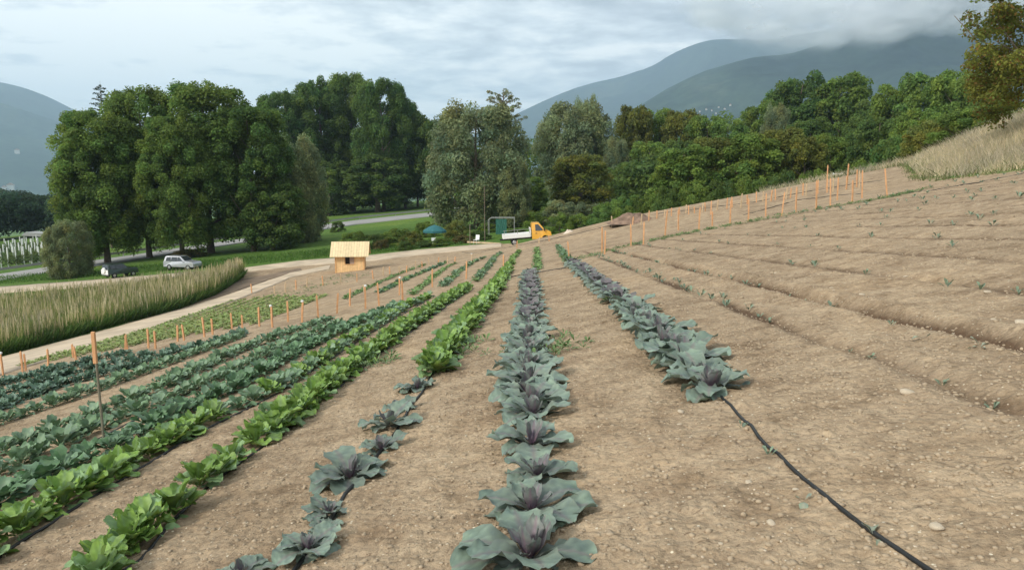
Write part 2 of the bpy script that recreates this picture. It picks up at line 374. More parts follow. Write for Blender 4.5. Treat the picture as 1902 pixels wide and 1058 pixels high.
def merge(parts):
    Vs, Cs, Fs = [], [], []; n = 0
    for V, C, Fq in parts: Vs.append(V); Cs.append(C); Fs.append(Fq+n); n += len(V)
    return np.vstack(Vs), np.vstack(Cs), np.vstack(Fs)
def leaves_mesh(name, specs):
    V, C, Fq = merge([leaf_arrays(**s) for s in specs]); return quads_mesh(name, V, Fq, C, M_veg, True)
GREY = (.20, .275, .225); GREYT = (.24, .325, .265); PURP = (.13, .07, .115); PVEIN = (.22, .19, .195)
def red_cabbage_meshes(sd, R0=.30):
    rs = np.random.RandomState(sd); outer = []; inner = []; n = rs.randint(11, 14); a0 = rs.rand()*6.28
    for k in range(n):
        L = R0*rs.uniform(.7, 1.18); a = a0+k*2.4+rs.uniform(-.25, .25); f = k/n
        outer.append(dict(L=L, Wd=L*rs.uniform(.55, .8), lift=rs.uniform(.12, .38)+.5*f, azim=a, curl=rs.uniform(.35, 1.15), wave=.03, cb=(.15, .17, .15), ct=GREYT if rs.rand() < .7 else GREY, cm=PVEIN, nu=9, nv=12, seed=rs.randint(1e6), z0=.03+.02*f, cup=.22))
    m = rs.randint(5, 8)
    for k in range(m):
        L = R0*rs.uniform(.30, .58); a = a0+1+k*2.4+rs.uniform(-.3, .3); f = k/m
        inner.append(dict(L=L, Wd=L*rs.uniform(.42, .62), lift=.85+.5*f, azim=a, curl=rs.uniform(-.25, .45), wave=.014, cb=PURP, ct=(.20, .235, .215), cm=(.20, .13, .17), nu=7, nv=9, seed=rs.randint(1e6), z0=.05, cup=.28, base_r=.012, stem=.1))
    return leaves_mesh('outer_leaves', outer), leaves_mesh('heart', inner)
def leafy_mesh(name, sd, R0, cols, n=(12, 16), lift=(.5, 1.2), curl=(.3, .9), wd=(.65, .9), wave=.02, nu=5, nv=7, cm=(.2, .3, .13), stem=.25):
    rs = np.random.RandomState(sd); n = rs.randint(*n); a0 = rs.rand()*6.28; out = []
    for k in range(n):
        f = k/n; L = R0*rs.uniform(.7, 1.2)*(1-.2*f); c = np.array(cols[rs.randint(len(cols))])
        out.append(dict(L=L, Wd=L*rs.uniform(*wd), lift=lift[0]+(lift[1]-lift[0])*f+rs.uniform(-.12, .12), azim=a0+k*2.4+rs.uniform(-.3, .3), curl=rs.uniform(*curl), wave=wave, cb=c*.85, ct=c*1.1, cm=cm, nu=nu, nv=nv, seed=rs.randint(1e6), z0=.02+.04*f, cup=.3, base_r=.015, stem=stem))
    return leaves_mesh(name, out)
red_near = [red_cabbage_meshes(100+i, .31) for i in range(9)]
red_far = []
for i in range(5):
    rs = np.random.RandomState(300+i)
    sp = []
    for k in range(12):
        L = .33*rs.uniform(.8, 1.1)*(1-.3*k/12); pur = k > 8
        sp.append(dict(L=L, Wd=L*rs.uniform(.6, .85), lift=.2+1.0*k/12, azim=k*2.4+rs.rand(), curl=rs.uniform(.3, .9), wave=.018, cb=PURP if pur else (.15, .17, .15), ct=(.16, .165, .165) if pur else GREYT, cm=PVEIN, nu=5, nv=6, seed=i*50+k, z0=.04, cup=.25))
    red_far.append(leaves_mesh('red_cabbage', sp))
LG = [(.19, .30, .065), (.24, .37, .095), (.15, .26, .05), (.22, .34, .16)]
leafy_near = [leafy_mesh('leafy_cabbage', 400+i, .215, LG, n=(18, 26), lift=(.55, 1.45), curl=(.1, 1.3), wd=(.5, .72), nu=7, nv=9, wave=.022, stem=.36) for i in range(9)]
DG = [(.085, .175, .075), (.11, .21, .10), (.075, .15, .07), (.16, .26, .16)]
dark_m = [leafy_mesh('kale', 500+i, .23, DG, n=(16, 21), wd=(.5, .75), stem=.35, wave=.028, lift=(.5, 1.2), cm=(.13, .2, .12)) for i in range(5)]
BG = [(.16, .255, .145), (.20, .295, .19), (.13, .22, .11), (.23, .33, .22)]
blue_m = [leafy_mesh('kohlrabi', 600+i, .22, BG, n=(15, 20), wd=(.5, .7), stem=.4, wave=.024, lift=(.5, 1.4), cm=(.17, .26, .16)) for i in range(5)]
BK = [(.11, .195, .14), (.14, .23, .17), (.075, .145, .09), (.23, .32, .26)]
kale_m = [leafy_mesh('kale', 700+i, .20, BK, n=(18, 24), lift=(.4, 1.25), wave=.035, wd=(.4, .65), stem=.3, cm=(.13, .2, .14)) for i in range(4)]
LT = [(.19, .28, .06), (.25, .33, .09), (.28, .30, .10), (.15, .25, .05)]
lett_m = [leafy_mesh('lettuce', 800+i, .15, LT, n=(9, 12), lift=(.3, 1.1), nu=3, nv=5, cm=(.25, .3, .12)) for i in range(4)]
YG = [(.11, .20, .045), (.15, .26, .06), (.09, .17, .05)]
young_m = [leafy_mesh('young_plant', 900+i, .20, YG, n=(8, 11), lift=(.4, 1.2), nu=3, nv=5) for i in range(4)]
SG = [(.15, .24, .15), (.19, .29, .19), (.12, .20, .13)]
seed_m = [leafy_mesh('seedling', 1000+i, .10, SG, n=(4, 6), lift=(.7, 1.35), curl=(0, .5), wd=(.4, .55), nu=3, nv=5, wave=.006, cm=(.3, .33, .25)) for i in range(5)]
limp_m = [leafy_mesh('seedling', 1050+i, .13, [(.22, .31, .23), (.28, .34, .24)], n=(3, 5), lift=(.5, 1.3), curl=(.4, 1.6), wd=(.35, .6), nu=3, nv=6, wave=.006, cm=(.4, .36, .3)) for i in range(3)]
def walk(P, spacing, y0=None):
    """points every spacing metres along a polyline of world points"""
    P = np.array(P, float); L = np.r_[0, np.cumsum(np.hypot(*np.diff(P, axis=0).T))]; t = np.arange(0, L[-1]+1e-6, spacing)
    return list(zip(np.interp(t, L, P[:, 0]), np.interp(t, L, P[:, 1])))
def plant(name, meshes, x, y, s, label, cat, group, rz=None, tilt=.06, dz=-.015):
    me = meshes[random.randrange(len(meshes))]
    if isinstance(me, tuple):
        o = empty(name, (x, y, gz(x, y)+dz), label, cat, group, random.uniform(0, 6.28) if rz is None else rz); o.scale = (s, s, s)
        link('outer_leaves', me[0], o); link('heart', me[1], o); return o
    o = link(name, me); o.location = (x, y, gz(x, y)+dz)
    o.rotation_euler = (random.uniform(-tilt, tilt), random.uniform(-tilt, tilt), random.uniform(0, 6.28) if rz is None else rz)
    o.scale = (s*random.uniform(.93, 1.07),)*2+(s*random.uniform(.9, 1.1),)
    return tag(o, label, cat, group)
def row(pts, meshes, name, adj, where, cat, group, size=(.85, 1.15), jit=.04, skip=0.0, sizefn=None):
    k = 0
    for i, (x, y) in enumerate(pts):
        if random.random() < skip: continue
        k += 1
        s = random.uniform(*size)*(sizefn(y) if sizefn else 1)
        plant(name, meshes(y) if callable(meshes) else meshes, x+random.uniform(-jit, jit), y+random.uniform(-jit, jit), s,
              '%s %s from near end of %s' % (ordw(k), adj, where), cat, group)
RC = 'red cabbages in the three nearest rows'
nf = lambda y: red_near if y < 11 else red_far
# centre row: hand placed at the near end, then evenly
near0 = [(985, 1050, .92), (988, 962, .86), (988, 893, .74), (990, 836, .92), (986, 780, .85)]
pts0 = [at(a, b)+(s,) for a, b, s in near0]; yl = pts0[-1][1]
for x, y in walk([(0, yl+.38), at(985, 507)], .37): pts0.append((x, y, random.uniform(.82, 1.08)))
# a last plant below the frame keeps the row going
for k, (x, y, s) in enumerate(pts0):
    look = 'big spreading' if s > 1.1 else ('small' if s < .85 else 'grey-green')
    plant('red_cabbage', nf(y), x+random.uniform(-.03, .03), y, s, '%s plant from near end of centre row, a %s red cabbage' % (ordw(k+1), look), 'red cabbage', RC)
pr = walk([at(1318, 728), at(1245, 652), at(1170, 577), at(1105, 523), at(1062, 489)], .39)
row(pr, nf, 'red_cabbage', 'red cabbage', 'the row above the bare black hose', 'red cabbage', RC, (.9, 1.15))
near2 = [(448, 1075, .5), (572, 1030, .55), (612, 958, .45), (600, 985, .35), (650, 893, .85), (708, 838, .62), (722, 795, .85), (742, 765, .6), (775, 722, .72)]
for k, (a, b, s) in enumerate(near2):
    x, y = at(a, b)
    plant('red_cabbage', red_near, x, y, s, '%s red cabbage from the near end of the short row left of centre' % ordw(k+1), 'red cabbage', RC)
GC = 'light green leafy cabbages on the left'
row(walk([at(805, 697), at(842, 640), at(885, 585), at(925, 533), at(943, 503)], .27), leafy_near, 'leafy_cabbage', 'light green cabbage', 'the green row behind the short red row', 'leafy cabbage', GC, sizefn=lambda y: 1.2)
row(walk([at(175, 1085), at(215, 1040), at(275, 995), at(318, 955)], .24), leafy_near, 'leafy_cabbage', 'light green cabbage', 'the near clump at the front left', 'leafy cabbage', GC)
row(walk([at(365, 908), at(395, 888), at(438, 858)], .27), leafy_near, 'leafy_cabbage', 'light green cabbage', 'the pair set apart by bare soil', 'leafy cabbage', GC, (.75, .95))
row(walk([at(480, 825), at(560, 765), at(625, 708), at(700, 655), at(760, 610), at(820, 568), at(868, 538)], .25), leafy_near, 'leafy_cabbage', 'light green cabbage', 'the long bright green row', 'leafy cabbage', GC, (1.0, 1.2))
row(walk([at(-60, 1060), at(25, 1000), at(130, 935), at(205, 893), at(278, 845), at(340, 812), at(400, 780)], .27), leafy_near, 'leafy_cabbage', 'light green cabbage', 'the green row at the left corner', 'leafy cabbage', GC, (.9, 1.12))
row(walk([at(410, 772), at(508, 730), at(581, 684), at(627, 654), at(700, 607), at(745, 578), at(797, 554)], .28), lambda y: blue_m+leafy_near[:2], 'leafy_cabbage', 'mid green cabbage', 'the far half of the second green row', 'leafy cabbage', GC, (.85, 1.05))
DC = 'dark green kale rows'
row(walk([at(-60, 965), at(14, 930), at(57, 905), at(176, 850), at(255, 812), at(326, 778), at(383, 750), at(451, 715), at(513, 680), at(570, 648), at(621, 624), at(683, 595), at(742, 568)], .29), dark_m, 'kale', 'dark kale', 'the dark row left of the green rows', 'kale', DC, (.8, 1.1))
BL = 'blue green kohlrabi rows'
row(walk([at(-60, 905), at(8, 880), at(57, 858), at(113, 832), at(184, 798), at(241, 775), at(312, 745), at(377, 720), at(457, 680), at(513, 653), at(570, 630), at(632, 605)], .29), blue_m, 'kohlrabi', 'kohlrabi', 'the row left of the dark kale', 'kohlrabi', BL, (.8, 1.1))
row(walk([at(-60, 860), at(28, 838), at(99, 808), at(241, 750), at(312, 718), at(400, 676), at(457, 650), at(513, 631), at(570, 612), at(620, 594)], .30), blue_m, 'kohlrabi', 'kohlrabi', 'the second row beyond the dark kale', 'kohlrabi', BL, (.85, 1.1))
row(walk([at(-60, 812), at(8, 786), at(130, 745), at(255, 700), at(350, 664), at(450, 626)], .30), blue_m, 'kohlrabi', 'kohlrabi', 'the third row beyond the dark kale', 'kohlrabi', BL, (.8, 1.05))
KB = 'blue green kale in the far left band'
row(walk([at(-60, 785), at(0, 762), at(100, 722), at(200, 696), at(310, 664), at(400, 640), at(455, 620)], .27), kale_m, 'kale', 'curly kale', 'the inner row of the blue-green band', 'kale', KB, (1.0, 1.3), .1)
row(walk([at(-60, 757), at(0, 738), at(100, 707), at(200, 681), at(290, 660)], .27), kale_m, 'kale', 'curly kale', 'the middle row of the blue-green band', 'kale', KB, (1.0, 1.3), .1)
row(walk([at(-60, 735), at(0, 718), at(100, 692), at(190, 668), at(240, 658)], .27), kale_m, 'kale', 'curly kale', 'the outer row of the blue-green band', 'kale', KB, (1.0, 1.3), .1)
# far rows beyond the cross path
YP = 'young vegetable plants beyond the stakes'
for P, wh, mm in (([(704, 545), (763, 516), (805, 499), (830, 488)], 'the first thin row beyond the stakes', young_m+dark_m),
                  ([(765, 549), (795, 524), (826, 499), (845, 490)], 'the second thin row beyond the stakes', young_m),
                  ([(824, 533), (851, 507), (875, 490), (902, 478)], 'the third thin row beyond the stakes', young_m+blue_m),
                  ([(885, 524), (902, 501), (919, 478), (931, 471)], 'the fourth thin row beyond the stakes', young_m+blue_m),
                  ([(944, 500), (952, 482), (966, 466)], 'the bright row right of the lone stake', young_m+leafy_near[:2]),
                  ([(1000, 502), (998, 480), (997, 462)], 'the thin row behind the centre red row', young_m),
                  ([(1057, 491), (1046, 472), (1035, 458)], 'the dense row behind the right red row', young_m+blue_m),
                  ([(640, 556), (700, 528), (745, 508), (790, 492)], 'the weak row nearest the hut', young_m)):
    row(walk([at(*p) for p in P], .48), mm, 'young_plant', 'young green plant', wh, 'vegetable plant', YP, (.8, 1.15), .08, .06)
# lettuces between the stakes and the dirt track
lett = []
for r_, X in enumerate([-17.6, -16.7, -15.8, -14.9, -14.0, -13.1, -12.2, -11.3, -10.4, -9.5]):
    y0 = 25.2 if X > -16.8 else 23.5+(-16.8-X)*2; y1 = 49-max(0, (X+14.9))*1.8
    k = 0
    for y in np.arange(y0, y1, .34):
        k += 1; lett.append((X-(y-25)*.09+random.uniform(-.05, .05), y+random.uniform(-.06, .06), r_, k))
lett.sort(key=lambda t: math.hypot(t[0], t[1]))
for x, y, r_, k in lett[:290]:
    plant('lettuce', lett_m, x, y, random.uniform(1.0, 1.45), '%s lettuce from the near end, %s' % (ordw(k), ['row beside the dirt track' if r_ == 0 else 'row %s from the dirt track' % ordw(r_+1)][0]), 'lettuce', 'lettuces in the stakes plot')
def stuff_from(pts, meshes, name, label, cat, smin=.8, smax=1.2):
    Vs, Cs, Fs = [], [], []; n = 0
    data = []
    for me in meshes:
        v = np.zeros(len(me.vertices)*3); me.vertices.foreach_get('co', v); f = np.zeros(len(me.loops), int); me.loops.foreach_get('vertex_index', f)
        c = np.zeros(len(me.vertices)*4); me.color_attributes['Col'].data.foreach_get('color', c)
        data.append((v.reshape(-1, 3), f.reshape(-1, 4), c.reshape(-1, 4)[:, :3]))
    for p in pts:
        v, f, c = data[random.randrange(len(data))]; s = random.uniform(smin, smax); a = random.uniform(0, 6.28); ca, sa = math.cos(a)*s, math.sin(a)*s
        q = np.stack([v[:, 0]*ca-v[:, 1]*sa+p[0], v[:, 0]*sa+v[:, 1]*ca+p[1], v[:, 2]*s+gz(p[0], p[1])-.01], -1)
        Vs.append(q); Fs.append(f+n); Cs.append(c*random.uniform(.8, 1.15)); n += len(v)
    o = link(name, quads_mesh(name, np.vstack(Vs), np.vstack(Fs), np.clip(np.vstack(Cs), 0, 1), meshes[0].materials[0], True))
    return tag(o, label, cat, None, 'stuff')
stuff_from(lett[290:], lett_m, 'lettuce_rows', 'far pale green lettuce rows between the stakes and dirt track', 'lettuce')
# seedlings on the bare right field
SD = 'small seedlings in the bare field on the right'
k = 0
hand = [(1378, 797, 1), (1427, 850, 1), (1492, 930, 1), (1622, 1000, 1.5), (1752, 705, 1.1), (1845, 745, 1.2), (1820, 655, 1.3), (1718, 635, 1.3), (1655, 610, .9), (1580, 650, .8), (1618, 662, .9), (1470, 492, 1.4), (1820, 540, 1.5), (1758, 535, 1.2), (1890, 548, 1.4), (1818, 410, 1.8), (1768, 460, 1.3), (1318, 742, 1.2)]
HL = ['beside the hose below the last red cabbage', 'with two upright leaves beside the black hose', 'with one pale drooping leaf beside the hose', 'large and limp, lying across the black hose at the lower right', 'bright green and feathery in the lower right field', 'low and bluish at the right edge', 'with a yellow bent leaf in the dark furrow', 'with a white fallen leaf in the dark furrow', 'small, in the middle of the dark furrow', 'pale, in the furrow right of the red cabbages', 'pale, beside another in the shallow furrow', 'alone on the darker soil in mid field', 'blue-green beside a flat stone', 'blue-green left of the flat stone', 'dark and cut off by the right edge', 'tall and blue-green on the upper right slope', 'small on the upper right slope', 'feathery green at the foot of the last red cabbage']
for (a, b, s), l in zip(hand, HL):
    x, y = at(a, b); s *= .5 if y < 7.5 else .7; plant('seedling', limp_m if 'limp' in l or 'leaf in' in l or 'drooping' in l else seed_m, x, y, s, 'seedling ' + l, 'seedling', SD)
for ri, X in enumerate([2.55, 3.35, 4.55, 5.7, 6.9, 8.1, 9.3, 10.5, 11.7, 12.9, 14.1, 15.3, 16.5, 17.7, 18.9, 20.1]):
    k = 0; y = 6.5+X*.55
    while y < 31+X*.25 and y < 35.5:
        if random.random() < (.85 if X < 3 else .45 if X < 11 else .6):
            k += 1
            plant('seedling', seed_m, X+random.uniform(-.08, .08), y, random.uniform(.7, 1.15) if X < 4 else random.uniform(.7, 1.2) if X < 11 else random.uniform(1.0, 1.7), '%s seedling from near end, %s seedling row right of red cabbages' % (ordw(k), ordw(ri+1)), 'seedling', SD)
        y += random.uniform(.35, .6) if X < 4 else random.uniform(.8, 1.5)
# weeds: thin green creepers here and there
weed_m = [leafy_mesh('weed', 1100+i, .09, [(.12, .20, .06), (.17, .26, .10)], n=(7, 12), lift=(.2, 1.3), curl=(0, .6), wd=(.25, .45), nu=3, nv=4, wave=.004) for i in range(3)]
wp = []
for a, b, n_, sp in ((1040, 630, 5, .06), (690, 680, 26, .22), (1155, 560, 8, .08), (1010, 660, 8, .2), (1050, 650, 10, .15), (850, 660, 10, .3), (540, 545, 60, 1.2), (640, 515, 70, 1.5), (600, 530, 60, 1.5), (860, 640, 12, .25)):
    cx, cy = at(a, b)
    for _ in range(n_): wp.append((random.gauss(cx, sp), random.gauss(cy, sp)))
for (a, b), (c, d_) in (((1065, 484), (1180, 455)), ((1180, 455), (1290, 432)), ((1230, 444), (1460, 398)), ((1290, 432), (1460, 402)), ((1460, 400), (1640, 370)), ((1640, 370), (1720, 352))):
    p = at(a, b); q = at(c, d_)
    for _ in range(75):
        t = random.random(); wp.append((p[0]*(1-t)+q[0]*t+random.gauss(0, .2), p[1]*(1-t)+q[1]*t+random.gauss(0, .2)))
stuff_from(wp, weed_m, 'weeds', 'thin green weeds creeping between the vegetable rows', 'weeds', .7, 1.4)
# ------------------------------------------------------------------ trees and bushes
M_fol = mat_leaf('tree_leaf', rough=.6, transl=.5, spec=.15, var=.16)
M_bark = mat_basic('bark', (.16, .125, .095), .95, noise=.35, scale=3.0, bump=.6)
def leaf_cloud(clumps, n, size, rs, base, var, asp=1.0, droop=0.0, fill=.35):
    """leaf quads spread through ellipsoid clumps (cx,cy,cz,rx,rz); returns V,F,C"""
    cl = np.array(clumps, float); area = cl[:, 3]*cl[:, 4]; idx = rs.choice(len(cl), n, p=area/area.sum()); c = cl[idx]
    d = rs.randn(n, 3); d /= np.linalg.norm(d, axis=1)[:, None]; d[:, 2] = np.where((d[:, 2] < -.2) & (rs.rand(n) < .6), -d[:, 2], d[:, 2])
    rad = np.where(rs.rand(n) < fill, rs.uniform(.35, .9, n), rs.uniform(.8, 1.12, n)+np.abs(rs.randn(n))*.13)
    P = c[:, :3]+d*rad[:, None]*np.stack([c[:, 3], c[:, 3], c[:, 4]], -1)
    nrm = d*1.0+rs.randn(n, 3)*.75+np.array([0, 0, .35]); nrm /= np.linalg.norm(nrm, axis=1)[:, None]
    t = np.cross(nrm, rs.randn(n, 3)); t[:, 2] -= droop*np.sign(rs.rand(n))*2; t -= nrm*(t*nrm).sum(1)[:, None]; t /= np.linalg.norm(t, axis=1)[:, None]+1e-9
    b = np.cross(nrm, t); s = (size*rs.uniform(.6, 1.3, n))[:, None]
    V = np.stack([P-t*s*asp, P-b*s*.5+nrm*s*.12, P+t*s*asp, P+b*s*.5+nrm*s*.12], 1).reshape(-1, 3)
    Fq = np.arange(4*n).reshape(-1, 4)
    cv = rs.uniform(1-var, 1+var, len(cl))[idx]*rs.uniform(.75, 1.3, n); tint = rs.randn(len(cl))[idx]*.07+rs.randn(n)*.05
    C = np.array(base)[None]*cv[:, None]*np.stack([1+tint, 1+0*tint, 1-tint], -1)
    return V, Fq, np.repeat(np.clip(C, 0, 1), 4, 0)
def tube(path, rads, k=7):
    path = np.array(path, float); V = []; n = len(path)
    for i in range(n):
        a = path[max(0, i-1)]; b = path[min(n-1, i+1)]; t = (b-a)/(np.linalg.norm(b-a)+1e-9)
        u = np.cross(t, [.3, 1, .1]); u /= np.linalg.norm(u); w = np.cross(t, u)
        for j in range(k):
            an = 2*math.pi*j/k; V.append(path[i]+rads[i]*(math.cos(an)*u+math.sin(an)*w))
    Fq = [[i*k+j, i*k+(j+1) % k, (i+1)*k+(j+1) % k, (i+1)*k+j] for i in range(n-1) for j in range(k)]
    return np.array(V), np.array(Fq)
def join_vf(L):
    Vs, Fs = [], []; n = 0
    for v, f in L: Vs.append(v); Fs.append(f+n); n += len(v)
    return np.vstack(Vs), np.vstack(Fs)
def skeleton(h, rs, r0, spread, nl, z0=.15, lean=0.0, top=.92):
    out = []; p = [[lean*t*h+rs.uniform(-.02, .02)*h*t, rs.uniform(-.02, .02)*h*t, h*top*t] for t in np.linspace(0, 1, 9)]
    p[0][2] = -.4; out.append(tube(p, [r0*(1.25 if i == 0 else 1)*(1-.88*t) for i, t in enumerate(np.linspace(0, 1, 9))]))
    ends = []
    for k in range(nl):
        t = z0+(top-.1-z0)*(k+.5)/nl; a = k*2.4+rs.uniform(-.4, .4); L = spread*(1.1-.55*t)*rs.uniform(.7, 1.1); b = np.array([lean*t*h, 0, h*top*t])
        e = b+np.array([math.cos(a)*L, math.sin(a)*L, L*rs.uniform(.5, 1.2)]); m = (b+e)/2+np.array([0, 0, -.08*L]); r = r0*(1-.85*t)*.45
        out.append(tube([b, m, e], [r, r*.65, r*.2], 5)); ends.append(e)
    V, Fq = join_vf(out); return V, Fq, ends
def crown_clumps(kind, w, h, rs):
    """w = half width; h = height; clumps hug an uneven envelope"""
    cl = []
    if kind == 'poplar':
        for k in range(230):
            z = rs.uniform(.11, .95); e = w*.93*max(.05, 1-(abs(z-.52)/.54)**2.1)**.5*(.72+.28*min(1, z*3)); a = rs.rand()*6.28; q = rs.uniform(.3, 1)**.45
            r = w*rs.uniform(.08, .19); cl.append((math.cos(a)*e*q, math.sin(a)*e*q, z*h, r, r*rs.uniform(.9, 1.5)))
        for k in range(14):
            a = rs.rand()*6.28; q = rs.uniform(.05, .6); cl.append((math.cos(a)*w*q, math.sin(a)*w*q, h*(rs.uniform(.92, 1.0)-.10*q), w*.11, w*.17))
    elif kind == 'willow':
        for k in range(220):
            z = rs.uniform(.04, .96); e = w*.93*max(.05, 1-(abs(z-.44)/.60)**2.1)**.5; a = rs.rand()*6.28; q = rs.uniform(.35, 1)**.45
            r = w*rs.uniform(.09, .18); cl.append((math.cos(a)*e*q, math.sin(a)*e*q, z*h, r, r*rs.uniform(.9, 1.5)))
    elif kind == 'round':
        for k in range(150):
            z = rs.uniform(.10, .96); e = w*.93*max(0, 1-(abs(z-.48)/.56)**2.4)**.5; a = rs.rand()*6.28; q = rs.uniform(.3, 1)**.55
            r = w*rs.uniform(.11, .22); cl.append((math.cos(a)*e*q, math.sin(a)*e*q, z*h, r, r*rs.uniform(.7, 1.1)))
    elif kind == 'bush':
        for k in range(60):
            z = rs.uniform(.05, .93); e = w*max(0, 1-z**2.4)**.5; a = rs.rand()*6.28; q = rs.uniform(.3, 1)**.5
            r = w*rs.uniform(.12, .24); cl.append((math.cos(a)*e*q, math.sin(a)*e*q, z*h*rs.uniform(.9, 1.1), r, r*rs.uniform(.7, 1.2)))
    return cl
PAL = {'wood': (.055, .095, .050), 'poplar': (.170, .252, .062), 'poplar_dark': (.120, .200, .055), 'willow': (.245, .285, .145), 'olive': (.180, .198, .048), 'green': (.180, .260, .058),
       'deep': (.130, .195, .052), 'yellow': (.21, .23, .06), 'silver': (.245, .29, .155), 'fresh': (.17, .27, .07), 'rust': (.18, .16, .06)}
_protos = {}
def tree_proto(kind, pal, v, W, Hh):
    """W, Hh: real size bucket; cached so copies share their mesh data"""
    key = (kind, pal, v)
    if key in _protos: return _protos[key]
    rs = np.random.RandomState(sum(map(ord, kind+pal))*7+v*31); w, h = W, Hh
    cl = crown_clumps(kind, w, h, rs)
    n = {'poplar': 85000, 'willow': 52000, 'round': 30000, 'bush': 12000}[kind]
    size = {'poplar': .0148, 'willow': .0175, 'round': .027, 'bush': .040}[kind]*(w*h*h)**(1/3.)
    V, Fq, C = leaf_cloud(cl, n, size, rs, PAL[pal], .22, asp={'willow': 1.0}.get(kind, .75), droop=.5 if kind == 'willow' else 0)
    V[:, 2] = np.maximum(V[:, 2], .05)
    cm = quads_mesh('crown', V, Fq, C, M_fol)
    if kind == 'bush': tv, tf, _ = skeleton(h*.8, rs, .03*h, w*.8, 7, z0=.02)
    else: tv, tf, _ = skeleton(h, rs, .018*h if kind == 'poplar' else .028*h, w*.8, 16 if kind == 'poplar' else 11, z0=.12, top=.93)
    tm = quads_mesh('trunk', tv, tf, None, M_bark, True)
    _protos[key] = (cm, tm, w, h); return _protos[key]
def tree(name, kind, pal, v, px, top, width, dist, label, cat='tree', group=None, base=None, rz=None):
    """crown seen at column px, its top at row top, width px wide, standing dist metres off"""
    x, y = col_x(px, dist); z = float(H0(x, y)) if base is None else base
    mp = math.hypot(x, y)/FPX*.985
    rt = ray(px, top); ztop = CAMZ+rt[2]/math.hypot(rt[0], rt[1])*math.hypot(x, y)
    h = ztop-z; w = width*mp/2
    W, Hh = {'poplar': (5.5, 20), 'willow': (6, 13), 'round': (4.5, 12), 'bush': (3, 4.5)}[kind]
    cm, tm, w0, h0 = tree_proto(kind, pal, v, W, Hh)
    o = empty(name, (x, y, z-.05), label, cat, group, random.uniform(0, 6.28) if rz is None else rz)
    o.scale = (w/w0/1.0, w/w0/1.0, h/h0)
    link('crown', cm, o); link('trunk', tm, o); return o
PG = 'poplars by the parked cars'
tree('poplar', 'poplar', 'poplar', 0, 188, 205, 150, 92, 'leftmost tall poplar, its trunk rising behind the first parked car', group=PG)
tree('poplar', 'poplar', 'poplar', 1, 152, 275, 84, 90, 'lower leafy side poplar at the far left of the clump', group=PG)
tree('poplar', 'poplar', 'poplar', 2, 268, 168, 140, 96, 'pointed poplar standing between the two parked cars', group=PG)
tree('poplar', 'poplar', 'poplar', 1, 385, 158, 185, 97, 'broadest and tallest poplar behind the second parked car', group=PG)
tree('poplar', 'poplar', 'poplar', 0, 330, 215, 130, 92, 'poplar in the middle of the clump, filling the gap behind the silver car', group=PG)
tree('poplar', 'poplar', 'poplar_dark', 2, 465, 195, 150, 95, 'dark poplar on the right side of the clump by the cars', group=PG)
tree('willow', 'willow', 'willow', 1, 540, 262, 130, 104, 'grey-green rounded tree at the right edge of the poplar clump')
tree('round_tree', 'round', 'deep', 0, 500, 330, 120, 95, 'low dark tree under the right side of the poplar clump')
GG = 'tall dark grove beyond the road'
for i, (px, tp, w) in enumerate(((535, 172, 120), (598, 152, 120), (655, 141, 130), (712, 150, 110), (752, 185, 80), (775, 225, 60))):
    tree('poplar', 'poplar', ['poplar_dark', 'poplar_dark', 'poplar'][i % 3], i % 3, px, tp, w, 186+6*(i % 3), ['left shoulder tree of the tall dark grove', 'second tree of the grove, dark with a narrow top', 'highest tree in the middle of the dark grove', 'fourth tree of the grove with a broad dark top', 'fifth tree of the grove, sloping down to the right', 'last low tree at the right end of the grove'][i], group=GG)
tree('round_tree', 'round', 'deep', 1, 700, 290, 140, 184, 'low dark leafy tree at the foot of the grove')
tree('round_tree', 'round', 'deep', 0, 610, 300, 110, 184, 'low bushy tree at the left foot of the grove')
tree('willow', 'willow', 'silver', 1, 885, 203, 200, 108, 'large grey-green willow in the centre behind the garden')
tree('willow', 'willow', 'willow', 1, 950, 300, 80, 104, 'small leaning willow at the right foot of the big willow')
tree('willow', 'willow', 'silver', 0, 1068, 196, 160, 150, 'silvery willow right of the centre with a pointed top')
tree('willow', 'willow', 'willow', 1, 1085, 190, 70, 152, 'narrow pointed willow top standing above the silvery one')
tree('willow', 'willow', 'silver', 1, 1142, 262, 60, 140, 'small pale silvery tree between the willow and the wood')
tree('round_tree', 'round', 'olive', 0, 1078, 288, 118, 116, 'rounded olive-brown tree above the hedge')
tree('round_tree', 'round', 'deep', 1, 800, 218, 90, 190, 'dark tree behind the left side of the big willow')
tree('round_tree', 'round', 'green', 0, 985, 330, 70, 125, 'small fresh green tree between the two willows')
tree('round_tree', 'round', 'green', 1, 845, 212, 80, 185, 'dark green tree top peeping over the big willow on the left')
BW = 'mixed wood right of the centre'
for i, (px, tp, w, ds, pal, lb) in enumerate((
    (1175, 198, 80, 160, 'olive', 'leftmost olive tree top of the mixed wood'), (1218, 202, 80, 165, 'green', 'green tree second in the mixed wood'),
    (1262, 206, 84, 160, 'olive', 'brownish green tree third in the mixed wood'), (1310, 214, 84, 150, 'green', 'green tree at the middle of the mixed wood'),
    (1350, 226, 80, 145, 'fresh', 'fresh green tree right of the middle of the wood'), (1205, 262, 90, 135, 'green', 'lower green tree in front of the wood on its left'),
    (1270, 262, 90, 130, 'deep', 'darker low tree in front of the wood'), (1168, 300, 60, 130, 'green', 'small tree beside the pale silvery tree'))):
    tree('round_tree', 'round', pal, i % 2, px, tp, w, ds, lb, group=BW)
BB = 'olive bushes along the far field edge'
